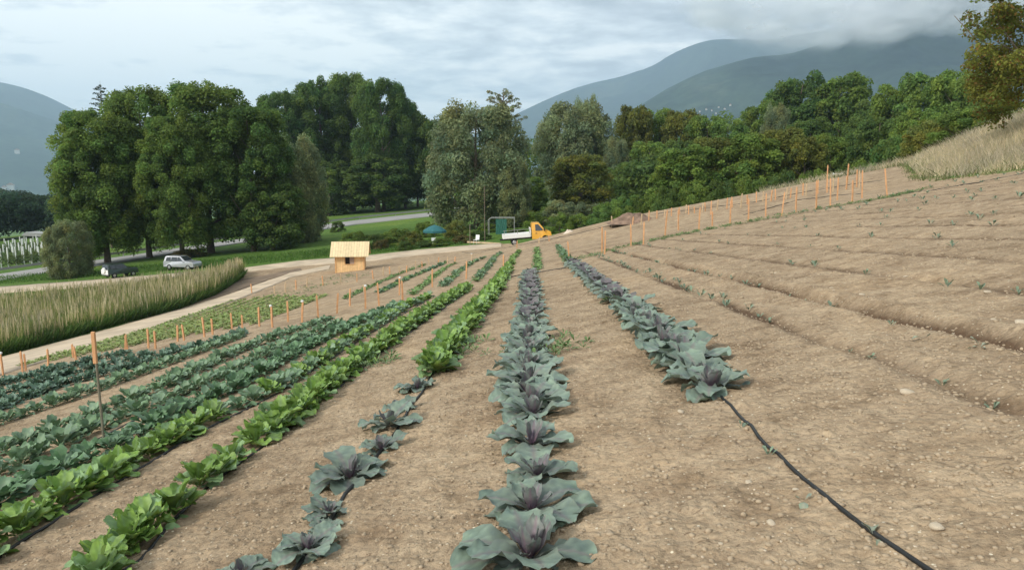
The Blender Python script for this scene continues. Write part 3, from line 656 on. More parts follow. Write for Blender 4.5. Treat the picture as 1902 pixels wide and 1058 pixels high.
for i, (px, tp, w, pal, lb) in enumerate(((1270, 272, 130, 'green', 'first large olive bush from the left behind the stakes'), (1330, 258, 120, 'olive', 'second large olive bush, low dark gap below'), (1395, 252, 120, 'green', 'third olive bush, green on its left side'),
    (1450, 240, 110, 'olive', 'fourth and tallest olive bush, brownish top'), (1492, 256, 84, 'olive', 'fifth olive bush at the right end of the row'))):
    tree('large_bush', 'round', pal, i % 2, px, tp, w, 92+3*(i % 2), lb, 'bush', BB)
RW = 'trees at the foot of the mountain'
for i, (px, tp, w, ds, kind, pal, lb) in enumerate((
    (1408, 190, 80, 170, 'round', 'green', 'left shoulder tree of the big pair below the mountain'), (1480, 142, 120, 175, 'round', 'poplar_dark', 'left tree of the big rounded pair below the mountain'),
    (1552, 142, 120, 170, 'round', 'green', 'right tree of the big rounded pair, pale trunk showing'), (1438, 202, 60, 150, 'willow', 'silver', 'small silvery tree in front of the big pair'),
    (1612, 190, 80, 160, 'round', 'deep', 'dark tree in the dip right of the big pair'), (1650, 158, 90, 140, 'round', 'green', 'bushy tree right of the dip'),
    (1705, 138, 100, 135, 'round', 'poplar', 'highest tree of the right hand wood'), (1765, 130, 100, 125, 'round', 'green', 'tree just left of the near brown tree'),
    (1812, 128, 90, 115, 'round', 'poplar', 'tree half behind the near brown tree'), (1628, 218, 96, 100, 'round', 'deep', 'dark pointed bush tree in front of the right hand wood'),
    (1540, 250, 70, 105, 'round', 'green', 'small fresh tree beside the olive bushes'), (1585, 240, 60, 110, 'round', 'deep', 'narrow dark tree behind the white barrier'),
    (1700, 205, 90, 90, 'round', 'green', 'grey-green tree behind the dry grass on the left'), (1500, 220, 90, 140, 'round', 'deep', 'dark tree behind the last olive bush'))):
    tree('round_tree' if kind == 'round' else 'willow', kind, pal, i % 2, px, tp, w, ds, lb, group=RW)
for i, (px, tp, w, ds, pal, lb) in enumerate(((1655, 262, 90, 72, 'fresh', 'low yellow-green bush left of the dry grass bank'), (1722, 222, 90, 66, 'yellow', 'yellow-green bush at the top of the dry grass'), (1780, 205, 90, 62, 'green', 'green bush behind the middle of the dry grass'),
    (1838, 196, 90, 60, 'fresh', 'green bush under the near brown tree'), (1895, 190, 90, 58, 'green', 'green bush at the right edge below the brown tree'))):
    tree('bush', 'bush', pal, i % 2, px, tp, w, ds, lb, 'bush', 'bushes on the grass bank')
# the near tree on the right edge
def big_right_tree():
    rs = np.random.RandomState(77); x, y = col_x(1925, 44); z = float(H0(x, y)); o = empty('autumn_tree', (x, y, z), 'near tree with yellowing brown leaves overhanging the right edge', 'tree')
    cl = []
    for k in range(170):
        a = rs.rand()*6.28; zz = rs.uniform(-.06, 1); e = 4.2*max(0.05, 1-(abs(zz-.40)/.66)**2.4)**.5; q = rs.uniform(.3, 1)**.5; r = rs.uniform(.4, .85)
        cl.append((math.cos(a)*e*q, math.sin(a)*e*q, 1.0+zz*9.5, r, r*.8))
    V, Fq, C = leaf_cloud(cl, 42000, .12, rs, (.20, .215, .045), .25, asp=.8)
    m = rs.rand(len(Fq)) < .16; mm = np.repeat(m, 4); C[mm] = C[mm]*0+np.array([.26, .16, .05])
    link('crown', quads_mesh('crown', V, Fq, C, M_fol), o)
    tv, tf, _ = skeleton(9, rs, .22, 4.6, 14, z0=.12); link('trunk', quads_mesh('trunk', tv, tf, None, M_bark, True), o)
big_right_tree()
def conifer(px, top, dist, label):
    rs = np.random.RandomState(9); x, y = col_x(px, dist); z = float(H0(x, y)); rt = ray(px, top); h = CAMZ+rt[2]/math.hypot(rt[0], rt[1])*math.hypot(x, y)-z
    o = empty('spruce', (x, y, z), label, 'tree'); L = []; P = []
    p = [[0, 0, h*t] for t in np.linspace(0, 1, 8)]; tr = tube(p, [.28*(1-.95*t) for t in np.linspace(0, 1, 8)])
    br = [tr]; cl = []
    for k in range(100):
        t = .25+.73*k/100; a = k*2.4; ln = h*.24*(1.03-t)**.85*rs.uniform(.65, 1.1)+.25
        b = np.array([0, 0, h*t]); e = b+np.array([math.cos(a)*ln, math.sin(a)*ln, ln*.12]); br.append(tube([b, (b+e)/2-[0, 0, .05*ln], e], [.05, .035, .015], 4))
        for s in np.linspace(.3, 1, 4): q = b*(1-s)+e*s; cl.append((q[0], q[1], q[2]-.1, .28*ln*.5+.12, .16))
    V, Fq, C = leaf_cloud(cl, 9000, .13, rs, (.035, .060, .035), .2, asp=1.0, droop=.5)
    link('crown', quads_mesh('crown', V, Fq, C, M_fol), o); tv, tf = join_vf(br); link('trunk', quads_mesh('trunk', tv, tf, None, M_bark, True), o)
conifer(199, 152, 122, 'spruce top rising above the leftmost poplars')
def airy_tree(px, top, dist, wpx, label):
    rs = np.random.RandomState(12); x, y = col_x(px, dist); z = float(H0(x, y)); r_ = math.hypot(x, y); rt = ray(px, top); h = CAMZ+rt[2]/math.hypot(rt[0], rt[1])*r_-z; w = wpx*r_/FPX/2
    o = empty('airy_tree', (x, y, z), label, 'tree'); br = [tube([[0, 0, 0], [.3, 0, h*.4], [0, .2, h*.7], [.2, 0, h*.93]], [.35, .26, .15, .04])]; cl = []
    for k in range(34):
        t = .58+.32*k/34; a = k*2.4; ln = w*rs.uniform(.6, 1.25)*(1.0-.35*(t-.58)/.32); b = np.array([.1, .1, h*t*.97]); e = b+np.array([math.cos(a)*ln, math.sin(a)*ln, ln*rs.uniform(.15, .75)])
        br.append(tube([b, (b+e)/2+[0, 0, .1*ln], e], [.10, .06, .02], 4))
        for s in (.55, .8, 1): q = b*(1-s)+e*s; cl.append((q[0]+rs.randn()*.2, q[1]+rs.randn()*.2, q[2]+.1, .42, .25))
    V, Fq, C = leaf_cloud(cl, 4200, .16, rs, (.26, .27, .15), .2)
    link('crown', quads_mesh('crown', V, Fq, C, M_fol), o); tv, tf = join_vf(br); link('trunk', quads_mesh('trunk', tv, tf, None, M_bark, True), o)
airy_tree(934, 146, 140, 82, 'sparse airy tree standing above the big willow')
tree('willow', 'willow', 'willow', 1, 116, 414, 78, 78, 'small grey-green willow at the left beside the road')
# hedge, shrubs and garden bushes
GB = 'shrubs of the garden by the dirt track'
SH = [(655, 432, 60, 84, 'green', 'low green shrub behind the hut on its right'), (690, 436, 44, 86, 'deep', 'dark shrub between the hut and the asphalt road'), (715, 436, 50, 88, 'green', 'shrub above the track right of the hut'), (740, 424, 60, 90, 'green', 'leafy shrub left of the blue-green parasol'),
      (762, 432, 50, 86, 'olive', 'olive shrub touching the blue-green parasol'), (790, 412, 50, 98, 'green', 'shrub behind the parasol'), (848, 412, 50, 92, 'yellow', 'yellowish garden shrub right of the parasol'), (862, 436, 44, 86, 'rust', 'reddish shrub right of the parasol'),
      (815, 442, 44, 84, 'green', 'low plants under the parasol'), (890, 428, 44, 88, 'deep', 'dark shrub left of the garden frame'), (905, 415, 40, 98, 'green', 'shrub behind the slender sapling'), (750, 448, 30, 82, 'deep', 'small dark shrub at the track edge'), (705, 445, 30, 84, 'rust', 'rust coloured low plant by the track'), (625, 412, 26, 120, 'deep', 'lone little shrub beside the asphalt road'), (790, 446, 46, 84, 'deep', 'dark low shrub left of the parasol pole'),
      (935, 402, 60, 104, 'fresh', 'light green climbing shrub behind the garden frame'), (985, 398, 60, 104, 'green', 'light shrub behind the truck bed'), (960, 425, 40, 94, 'deep', 'dark shrub behind the truck bed')]
for i, (px, tp, w, ds, pal, lb) in enumerate(SH): tree('shrub', 'bush', pal, i % 2, px, tp, w, ds, lb, 'shrub', GB)
HG = 'hedge behind the yellow truck'
for i, (px, tp, w, ds, pal) in enumerate(((1010, 388, 70, 100, 'green'), (1050, 375, 80, 98, 'willow'), (1095, 378, 70, 96, 'willow'), (1130, 372, 60, 94, 'fresh'), (1165, 366, 60, 92, 'fresh'), (1195, 362, 60, 92, 'green'), (1235, 358, 70, 90, 'green'), (1080, 398, 60, 88, 'green'), (1120, 392, 60, 86, 'fresh'), (1160, 384, 60, 86, 'green'), (1040, 398, 50, 90, 'green'))):
    tree('hedge_bush', 'bush', pal, i % 2, px, tp, w, ds, '%s hedge bush in order behind the yellow truck, %s' % (ordw(i+1), {'green': 'mid green', 'willow': 'grey-green', 'fresh': 'bright green'}[pal]), 'bush', HG)
for i, (px, tp, w, ds) in enumerate(((1240, 350, 60, 84), (1290, 345, 70, 84), (1345, 340, 70, 82), (1400, 330, 70, 82), (1455, 322, 70, 82), (1510, 318, 60, 84), (1560, 318, 60, 84), (1610, 300, 60, 82))):
    tree('low_bush', 'bush', 'green' if i % 2 else 'deep', i % 2, px, tp, w, ds, '%s low bush from the left under the olive bushes' % ordw(i+1), 'bush', 'low bushes at the field crest')
tree('shrub', 'bush', 'rust', 0, 345, 462, 60, 92, 'reddish brown low shrub behind the silver car', 'shrub')
# woods too far off to count
def far_wood(name, label, pts, h, n, size, pal, seed, depth=25, step=4):
    rs = np.random.RandomState(seed); P = np.array(pts, float); cl = []
    L = np.r_[0, np.cumsum(np.hypot(*np.diff(P, axis=0).T))]
    k = int(L[-1]/step)+1
    for s in np.linspace(0, L[-1], k):
        for q in range(4):
            x = np.interp(s, L, P[:, 0])+rs.uniform(-2, 2); y = np.interp(s, L, P[:, 1])+rs.uniform(0, depth); z = float(H0(x, y)); hh = h*rs.uniform(.75, 1.1)*(1+.12*math.sin(s*.11))
            for m in range(3): cl.append((x+rs.uniform(-1.5, 1.5), y+rs.uniform(-1, 1), z+hh*(.35+.28*m)+rs.uniform(-.5, .5), rs.uniform(1.6, 3.0), hh*.2))
    V, Fq, C = leaf_cloud(cl, n, size, rs, PAL[pal], .3)
    tag(link(name, quads_mesh(name, V, Fq, C, M_fol)), label, 'wood', None, 'stuff')
far_wood('distant_wood', 'dark wood filling the gaps behind the nearer trees', [col_x(p, 200) for p in (500, 700, 900, 1100, 1300, 1500, 1700, 1880)], 14, 45000, .55, 'deep', 4)
far_wood('distant_wood', 'dark hedge-like undergrowth below the nearer trees', [col_x(p, 118) for p in (1150, 1300, 1450, 1600, 1750, 1860)], 6.5, 26000, .38, 'deep', 6, 12)
far_wood('distant_wood', 'dark green wood below the mountain at the far left', [col_x(p, 215*math.cos(math.atan((p-985)/1400))) for p in (-320, -240, -140, -60, 20, 90, 170, 240)], 9.6, 110000, .38, 'wood', 5, 22, 1.8)
# ------------------------------------------------------------------ objects
def bm_obj(name, bm, mat, parent=None, smooth=False):
    me = bpy.data.meshes.new(name); bmesh.ops.recalc_face_normals(bm, faces=bm.faces); bm.to_mesh(me); bm.free(); me.materials.append(mat)
    if smooth: me.polygons.foreach_set('use_smooth', [True]*len(me.polygons))
    o = bpy.data.objects.new(name, me); COL.objects.link(o)
    if parent: o.parent = parent
    return o
def box(bm, c, s, rot=None, taper=None):
    """box centred at c with size s"""
    r = bmesh.ops.create_cube(bm, size=1); vs = r['verts']
    for v in vs:
        if taper and v.co.z > 0: v.co.x *= taper; v.co.y *= taper
        v.co = Vector((v.co.x*s[0], v.co.y*s[1], v.co.z*s[2]))
        if rot: v.co = rot @ v.co
        v.co += Vector(c)
    return vs
def bevel(bm, w, seg=2): bmesh.ops.bevel(bm, geom=list(bm.edges), offset=w, segments=seg, affect='EDGES', clamp_overlap=True)
def cyl(bm, a, b, r1, r2=None, n=12):
    a = Vector(a); b = Vector(b); d = b-a; q = d.to_track_quat('Z', 'Y').to_matrix().to_4x4()
    bmesh.ops.create_cone(bm, cap_ends=True, segments=n, radius1=r1, radius2=r1 if r2 is None else r2, depth=d.length, matrix=Matrix.Translation((a+b)/2) @ q)
def prism(bm, prof, y0, y1, axis='y'):
    """closed profile of (x,z) pushed from y0 to y1"""
    A = [bm.verts.new((x, y0, z)) for x, z in prof]; B = [bm.verts.new((x, y1, z)) for x, z in prof]; n = len(prof)
    bm.faces.new(A); bm.faces.new(B[::-1])
    for i in range(n): bm.faces.new((A[i], B[i], B[(i+1) % n], A[(i+1) % n]))
M_stake = mat_basic('orange_stained_wood', (.62, .33, .165), .8, noise=.2, scale=4)
M_pale = mat_basic('weathered_pale_wood', (.55, .40, .25), .85, noise=.2, scale=4)
M_white = mat_basic('white_paint', (.80, .80, .78), .5, noise=.03)
M_black = mat_basic('black_plastic', (.018, .018, .018), .5, noise=.2)
M_grey = mat_basic('galvanised_grey', (.30, .30, .29), .6, noise=.15)
M_rodm = mat_basic('weathered_post', (.20, .18, .13), .8, noise=.2)
# stakes --------------------------------------------------------------------
def stake_mesh(h, w, seed):
    rs = random.Random(seed); bm = bmesh.new(); bend = rs.uniform(-.03, .03)
    lv = [(-.12, w), (h*.4, w), (h*.93, w), (h, w*.35)]; rings = []
    for z, ww in lv: rings.append([bm.verts.new((sx*ww/2+bend*(z/h)**2, sy*ww*.4, z)) for sx, sy in ((-1, -1), (1, -1), (1, 1), (-1, 1))])
    for a, b in zip(rings, rings[1:]):
        for i in range(4): bm.faces.new((a[i], a[(i+1) % 4], b[(i+1) % 4], b[i]))
    bm.faces.new(rings[-1])
    me = bpy.data.meshes.new('stake'); bm.to_mesh(me); bm.free(); return me
ST = [stake_mesh(1.0, .050, i) for i in range(4)]
ST2 = [m.copy() for m in ST]
for m in ST: m.materials.append(M_stake)
for m in ST2: m.materials.append(M_pale)
def cap_mesh():
    bm = bmesh.new(); box(bm, (0, 0, 1.0), (.075, .06, .09)); bevel(bm, .012); me = bpy.data.meshes.new('cap'); bm.to_mesh(me); bm.free(); me.materials.append(M_white); return me
CAP = cap_mesh()
def stake(px, top, base, label, group, pale=False, cap=False, lean=0.0):
    x, y = at(px, base); r = math.hypot(x, y); h = (base-top)*r/FPX*.99
    o = link('stake', (ST2 if pale else ST)[random.randrange(4)]); o.location = (x, y, gz(x, y)); o.scale = (1+.012*max(0, r-25),)*2+(h,)
    o.rotation_euler = (random.uniform(-.04, .04), random.uniform(-.05, .05)+lean, random.uniform(-.4, .4)); tag(o, label, 'stake', group)
    if cap: link('cap', CAP, o)
SL = [(6, 660, 697), (42, 656, 690), (48, 660, 688), (90, 651, 681), (136, 641, 664), (141, 645, 668), (233, 622, 655), (237, 625, 653), (276, 612, 646), (289, 616, 648), (330, 605, 634), (342, 603, 632), (380, 590, 626), (395, 592, 621), (431, 581, 612), (450, 585, 611), (482, 570, 606), (506, 568, 608), (535, 559, 598), (561, 559, 599), (591, 548, 590), (626, 543, 582), (650, 535, 568), (679, 530, 573), (704, 524, 568), (742, 515, 548), (748, 520, 560), (803, 498, 533), (866, 484, 518), (935, 472, 506)]
for i, (px, tp, bs) in enumerate(SL):
    stake(px, tp, bs, '%s orange stake from the left in the line behind the kale and cabbage rows' % ordw(i+1), 'orange stakes along the left plots', cap=i in (0, 17, 19, 23, 25))
SR = [(1057, 447, 486), (1118, 421, 470), (1123, 428, 472), (1172, 416, 457), (1195, 412, 454), (1235, 390, 441), (1260, 390, 428), (1298, 386, 428), (1323, 394, 420), (1356, 372, 416), (1390, 370, 410), (1422, 361, 402), (1452, 359, 402), (1478, 350, 394), (1516, 339, 390), (1542, 336, 383), (1555, 333, 372), (1583, 338, 376), (1601, 321, 368)]
for i, (px, tp, bs) in enumerate(SR):
    stake(px, tp, bs, '%s orange stake from the left in the near line along the right field' % ordw(i+1), 'orange stakes along the right field')
stake(1648, 317, 366, 'leaning orange stake standing last and alone at the right end of the line', 'orange stakes along the right field', lean=-.16)
SB = [(1137, 401, 420), (1161, 401, 414), (1175, 403, 416), (1191, 397, 416), (1205, 391, 408), (1220, 391, 404), (1234, 389, 402), (1247, 386, 399), (1262, 385, 396), (1274, 380, 394), (1279, 382, 396), (1290, 384, 394), (1304, 377, 392), (1310, 376, 390), (1320, 373, 397), (1332, 371, 388), (1350, 368, 386), (1360, 367, 384), (1376, 360, 384), (1388, 362, 378), (1405, 357, 374), (1417, 356, 372), (1432, 354, 372), (1440, 352, 370), (1460, 349, 368), (1468, 350, 366), (1491, 342, 362), (1497, 342, 362), (1519, 336, 358), (1536, 333, 356), (1547, 332, 354), (1572, 328, 350), (1591, 318, 346), (1596, 320, 348)]
for i, (px, tp, bs) in enumerate(SB):
    stake(px, tp, bs+2, '%s small stake from the left in the far line against the bushes' % ordw(i+1), 'small stakes in the far line', pale=i % 3 == 0)
stake(1535, 310, 352, 'tall red-brown stake left of the white barrier', 'tall stakes before the barrier'); stake(1572, 308, 350, 'tall red-brown stake in front of the white barrier', 'tall stakes before the barrier')
SP = [(633, 508, 526), (663, 507, 523), (676, 528, 541), (693, 501, 518), (712, 495, 512), (724, 495, 509), (742, 494, 510), (755, 493, 506), (772, 485, 500), (784, 485, 497), (797, 478, 492), (814, 477, 492), (831, 477, 489), (845, 476, 486), (876, 471, 488), (600, 512, 530), (570, 515, 534), (550, 520, 538), (530, 524, 542), (468, 527, 545), (510, 530, 545), (960, 447, 460), (1001, 440, 452), (1020, 436, 448)]
for i, (px, tp, bs) in enumerate(SP):
    stake(px, tp, bs, '%s thin stake in the faint line between hut, track and rows' % ordw(i+1), 'thin stakes between the hut and the rows', pale=i % 2 == 0, cap=i == 14)
# the tall near post: dark rod with an orange upper sleeve
x, y = at(195, 832); e = empty('marker_post', (x, y, gz(x, y)), 'tall thin post with orange upper half standing among the rows at left', 'post')
r = math.hypot(x, y); hp = (832-632)*r/FPX
bm = bmesh.new(); cyl(bm, (0, 0, -.1), (-.02, 0, hp*.74), .013, .012, 8); bm_obj('rod', bm, M_rodm, e)
bm = bmesh.new(); box(bm, (-.028, 0, hp*.87), (.040, .028, hp*.27)); bevel(bm, .005, 1); bm_obj('orange_board', bm, M_stake, e)
# drip hoses ------------------------------------------------------------------
def hose(P, label, r=.013, wob=.03, sp=.18, group='irrigation hoses lying along the rows', lift=.25, world=False):
    W_ = P if world else [at(*p) for p in P]
    pts = walk(W_, sp); n = len(pts); ph = random.uniform(0, 50)
    path = [(a+wob*float(fbm(np.array(i*.23+ph), np.array(3.1), 3)), b, gz(a, b)+r*lift) for i, (a, b) in enumerate(pts)]
    z = np.array([p[2] for p in path]); z = np.maximum(z, np.convolve(np.r_[z[0], z, z[-1]], [1/3]*3, 'valid')); path = [(p[0], p[1], q) for p, q in zip(path, z)]
    v, f = tube(path, [r]*n, 6); tag(link('irrigation_hose', quads_mesh('irrigation_hose', v, f, None, M_black, True)), label, 'hose', group)
hose([(1335, 735), (1372, 775), (1420, 830), (1490, 893), (1560, 950), (1632, 1002), (1725, 1068), (1860, 1160)], 'thick black hose running bare from the right red cabbages to the lower edge', .0105, .02)
hose([(1062, 492), (1105, 523), (1170, 577), (1245, 652), (1335, 735)], 'black hose hidden under the right row of red cabbages', .011)
hose([(985, 1150), (985, 1058), (985, 700), (985, 508)], 'black hose under the centre row of red cabbages', .011)
hose([(500, 1110), (560, 1056), (605, 990), (640, 925), (712, 840), (800, 700), (885, 585), (945, 498)], 'black hose along the short red row left of centre', .013)
hose([(160, 1100), (250, 1045), (330, 962), (395, 900), (478, 838), (560, 775), (700, 662), (868, 542)], 'black hose along the long bright green row', .012)
hose([(-60, 1085), (30, 1018), (205, 905), (340, 822), (508, 735), (700, 612), (797, 557)], 'black hose along the second green row', .012)
hose([(-60, 935), (0, 902), (57, 872), (90, 860), (184, 815), (400, 705), (620, 612)], 'black hose between the kohlrabi rows', .012)
hose([(938, 517), (985, 508), (1055, 497)], 'thin dark pipe crossing behind the centre row of red cabbages', .02, .01, group='pipes crossing the field')
hose([(858, 468), (935, 461), (1000, 449), (1060, 437), (1110, 425), (1165, 410)], 'dark pipe along the crest of the field', .022, .05, group='pipes crossing the field')
hose([(1215, 398), (1300, 388), (1400, 376), (1500, 356), (1600, 340), (1640, 335)], 'upper dark pipe between the two lines of stakes', .022, .1, group='pipes crossing the field')
hose([(1380, 400), (1480, 372), (1560, 362), (1600, 360)], 'short lower dark pipe between the stakes at the right', .022, .1, group='pipes crossing the field')
hose([(1660, 362), (1740, 352), (1810, 341), (1902, 322), (1990, 300)], 'dark pipe along the foot of the grassy bank', .02, .08, group='pipes crossing the field')
# stones -----------------------------------------------------------------------
M_stone = mat_basic('pale_stone', (.52, .43, .32), .9, noise=.25, scale=12, bump=.4)
M_clod = mat_basic('dry_clod', (.37, .285, .195), .97, noise=.25, scale=20, bump=.6)
def rock_mesh(seed, flat, mat, sub=2):
    bm = bmesh.new(); bmesh.ops.create_icosphere(bm, subdivisions=sub, radius=1); rs = np.random.RandomState(seed)
    dirs = rs.randn(9, 3); dirs /= np.linalg.norm(dirs, axis=1)[:, None]; cut = rs.uniform(.55, .85, 9); sx = rs.uniform(.8, 1.5)
    for v in bm.verts:
        p = np.array(v.co)
        for d_, c_ in zip(dirs, cut):
            s = p@d_
            if s > c_: p = p-d_*(s-c_)*.85
        v.co = (p[0]*sx, p[1], p[2]*flat)
    me = bpy.data.meshes.new('stone'); bm.to_mesh(me); bm.free(); me.materials.append(mat); me.polygons.foreach_set('use_smooth', [True]*len(me.polygons)); return me
RK = [rock_mesh(i, f, M_stone) for i, f in enumerate((.5, .35, .65, .3))]
SN = [(1265, 770, .035, 'grey stone on end below the last red cabbage'), (1262, 790, .03, 'cream stone just below the grey one'), (1433, 973, .03, 'round brown stone near the lower hose'), (1408, 858, .02, 'small pale stone left of the two-leaved seedling'), (1477, 912, .022, 'cream stone chip by the hose'), (1835, 545, .075, 'long flat tan stone beside a blue-green seedling'), (1600, 550, .06, 'pale jagged stone in the middle of the bare field'), (1682, 512, .06, 'flat tan stone up the slope'), (1895, 606, .08, 'pale stone cut by the right edge'), (1845, 598, .045, 'small tan stone left of the pale one at the right edge'), (1685, 735, .06, 'wedge shaped clod in the right field'), (1778, 320+10, .07, 'small white stone at the foot of the bank'), (1545, 535, .04, 'one of two tan chips uphill of the furrow, upper'), (1548, 543, .04, 'one of two tan chips uphill of the furrow, lower'), (1440, 507, .05, 'tan stone above the furrow on the left'), (912, 822, .018, 'small whitish pebble beside the centre row'), (1390, 895, .03, 'pale oblong stone flush with the soil'), (1338, 990+20, .02, 'small grey pebble near the lower edge'), (1740, 985, .045, 'broad clod right of the limp seedling'), (1655, 350, .05, 'small chip beside the leaning stake')]
for i, (a, b, s, l) in enumerate(SN):
    x, y = at(a, b); o = link('stone', RK[i % 4]); o.location = (x, y, gz(x, y)+s*.12); s *= .62; o.scale = (s,)*3; o.rotation_euler = (0, random.uniform(-.2, .2), random.uniform(0, 6.28)); tag(o, l, 'stone', 'stones on the bare soil')
def scatter_rocks(name, label, pts, rad, mats, sub=1):
    base = [rock_mesh(50+i, f, mats, sub) for i, f in enumerate((.5, .6, .7))]
    dat = []
    for me in base:
        v = np.zeros(len(me.vertices)*3); me.vertices.foreach_get('co', v); f = np.zeros(len(me.loops), int); me.loops.foreach_get('vertex_index', f); dat.append((v.reshape(-1, 3), f.reshape(-1, 3)))
    P = np.array(pts); Z = H(P[:, 0], P[:, 1]); Vs, Fs = [], []; n = 0
    for (x, y), z in zip(P, Z):
        v, f = dat[random.randrange(3)]; s = random.uniform(*rad)*random.uniform(.5, 1.2); a = random.uniform(0, 6.28); ca, sa = math.cos(a)*s, math.sin(a)*s
        Vs.append(np.stack([v[:, 0]*ca-v[:, 1]*sa+x, v[:, 0]*sa+v[:, 1]*ca+y, v[:, 2]*s+z+s*.1], -1)); Fs.append(f+n); n += len(v)
    tag(link(name, quads_mesh(name, np.vstack(Vs), np.vstack(Fs), None, mats, True, k=3)), label, None, None, 'stuff')
def field_pts(n, ymax, xr=(-.72, .72)):
    out = []
    while len(out) < n:
        y = 2.2*math.exp(random.random()*math.log(ymax/2.2)); x = random.uniform(*xr)*y*1.05
        if x > -6.5 or random.random() < .3: out.append((x, y))
    return out
scatter_rocks('clods', 'loose dry clods of soil', field_pts(9000, 26)+[(random.gauss(3.1+.0*k, .35), random.uniform(3.5, 20)) for k in range(2600)]+[(random.gauss(2.0, .3), random.uniform(3, 8)) for k in range(900)], (.006, .020), M_clod)
scatter_rocks('clods', 'loose clods on the far bare field', [(x, y) for x, y in [(random.uniform(0, 24), random.uniform(9, 40)) for k in range(7000)] if x < .7*y], (.012, .035), M_clod)
scatter_rocks('gravel', 'pale pebbles in the soil', field_pts(2600, 24), (.003, .009), M_stone)
# soil heap, white pile
def mound(name, label, cat, px, base, wpx, hpx, mat, dist=None, kind=None):
    x, y = at(px, base) if dist is None else col_x(px, dist); r = math.hypot(x, y); w = wpx*r/FPX/2; h = hpx*r/FPX; V = []; n = 40
    g = np.linspace(-1, 1, n); X, Y = np.meshgrid(g, g); q = np.hypot(X, Y); Z = h*np.clip(1-q**1.6, 0, 1)*(1+.45*fbm(X*3+px, Y*3, 4))+.05*h*fbm(X*14, Y*14, 3)*(q < 1)
    V = np.stack([X*w, Y*w*.7, Z-.12], -1).reshape(-1, 3); F_ = [[i*n+j, i*n+j+1, (i+1)*n+j+1, (i+1)*n+j] for i in range(n-1) for j in range(n-1)]
    o = link(name, quads_mesh(name, V, F_, None, mat, True)); o.location = (x, y, float(H0(x, y))); tag(o, label, cat, None, kind)
M_heap = mat_basic('brown_heap', (.21, .14, .10), .97, noise=.4, scale=3, bump=.8)
mound('soil_heap', 'dark brown soil heap in front of the hedge', 'soil heap', 1178, 412, 100, 19, M_heap)
mound('sand_pile', 'small pale pile right of the yellow truck', 'pile', 1057, 432, 22, 9, mat_basic('pale_sand', (.62, .52, .42), .95, noise=.1))
# hut -----------------------------------------------------------------------------
def mat_planks(name, c, ax, pitch=.14, dark=.7):
    m = mat_basic(name, c, .75, noise=.1, scale=5); nt = m.node_tree; b = nt.nodes['Principled BSDF']; src = b.inputs['Base Color'].links[0].from_socket
    t = N(nt, 'ShaderNodeTexCoord'); s = N(nt, 'ShaderNodeSeparateXYZ'); nt.links.new(t.outputs['Object'], s.inputs[0])
    f = math_n(nt, 'FRACT', math_n(nt, 'DIVIDE', s.outputs[ax], pitch)); g = math_n(nt, 'LESS_THAN', f, .07)
    fl = math_n(nt, 'FLOOR', math_n(nt, 'DIVIDE', s.outputs[ax], pitch)); w = N(nt, 'ShaderNodeTexWhiteNoise', noise_dimensions='1D'); nt.links.new(fl, w.inputs['W'])
    c2 = mixc(nt, .5, src, ramp(nt, w.outputs['Value'], [(0, (.82, .82, .82)), (1, (1.1, 1.08, 1.05))]), 'MULTIPLY')
    nt.links.new(mixc(nt, g, c2, tuple(q*.45 for q in c)), b.inputs['Base Color']); return m
M_wall = mat_planks('larch_boards', (.92, .60, .30), 0); M_wally = mat_planks('larch_boards_side', (.90, .58, .29), 1)
M_roof = mat_planks('pale_roof_boards', (.76, .60, .36), 0, .22); M_dark = mat_basic('shade_panel_black', (.03, .022, .018), .9); M_trim = mat_basic('larch_trim', (.70, .40, .18), .75, noise=.12)
M_curt = mat_basic('pinkish_shutter', (.42, .30, .24), .8, noise=.1)
hx, hy = at(658, 503); hr = math.hypot(hx, hy); S = hr/FPX
hut = empty('garden_hut', (hx, hy, float(H0(hx, hy))-.05), 'small new wooden hut with pale board roof beside the dirt track', 'hut', None, R(8))
Wd, Dp, Hw, Ro = 51*S, 2.1, 33*S, 18*S
def slab(bm, x0, x1, y0, y1, z0, z1): box(bm, ((x0+x1)/2, (y0+y1)/2, (z0+z1)/2), (x1-x0, y1-y0, z1-z0))
ox = -.35
bm = bmesh.new(); x0, x1 = ox-Wd/2, ox+Wd/2
wx0, wx1 = x0+Wd*.34, x0+Wd*.66; wz0, wz1 = Hw*.42, Hw*.88
slab(bm, x0, wx0, -.05, 0, -.6, Hw); slab(bm, wx1, x1, -.05, 0, -.6, Hw); slab(bm, wx0, wx1, -.05, 0, -.6, wz0); slab(bm, wx0, wx1, -.05, 0, wz1, Hw); bm_obj('front_wall', bm, M_wall, hut)
bm = bmesh.new(); slab(bm, x0, x1, Dp, Dp+.05, -.6, Hw); bm_obj('back_wall', bm, M_wall, hut)
for xs in (x0+.001, x1-.051):
    bm = bmesh.new(); A = [(-0, -.6), (Dp, -.6), (Dp, Hw), (Dp/2, Hw+Ro*.9), (0, Hw)]
    a = [bm.verts.new((xs, p, q)) for p, q in A]; b = [bm.verts.new((xs+.05, p, q)) for p, q in A]; bm.faces.new(a); bm.faces.new(b[::-1])
    for i in range(5): bm.faces.new((a[i], b[i], b[(i+1) % 5], a[(i+1) % 5]))
    bm_obj('side_wall', bm, M_wally, hut)
wf = None
bm = bmesh.new(); t_ = .06
slab(bm, wx0-t_, wx1+t_, -.075, -.052, wz1, wz1+t_); slab(bm, wx0-t_, wx1+t_, -.075, -.052, wz0-t_, wz0); slab(bm, wx0-t_, wx0, -.075, -.052, wz0, wz1); slab(bm, wx1, wx1+t_, -.075, -.052, wz0, wz1); wf = bm_obj('window_frame', bm, M_trim, hut)
bm = bmesh.new(); slab(bm, wx0, wx1, .10, .14, wz0-.1, wz1+.1); bm_obj('shade_panel', bm, M_dark, hut)  # near-black panel stands in for the unlit inside of the hut
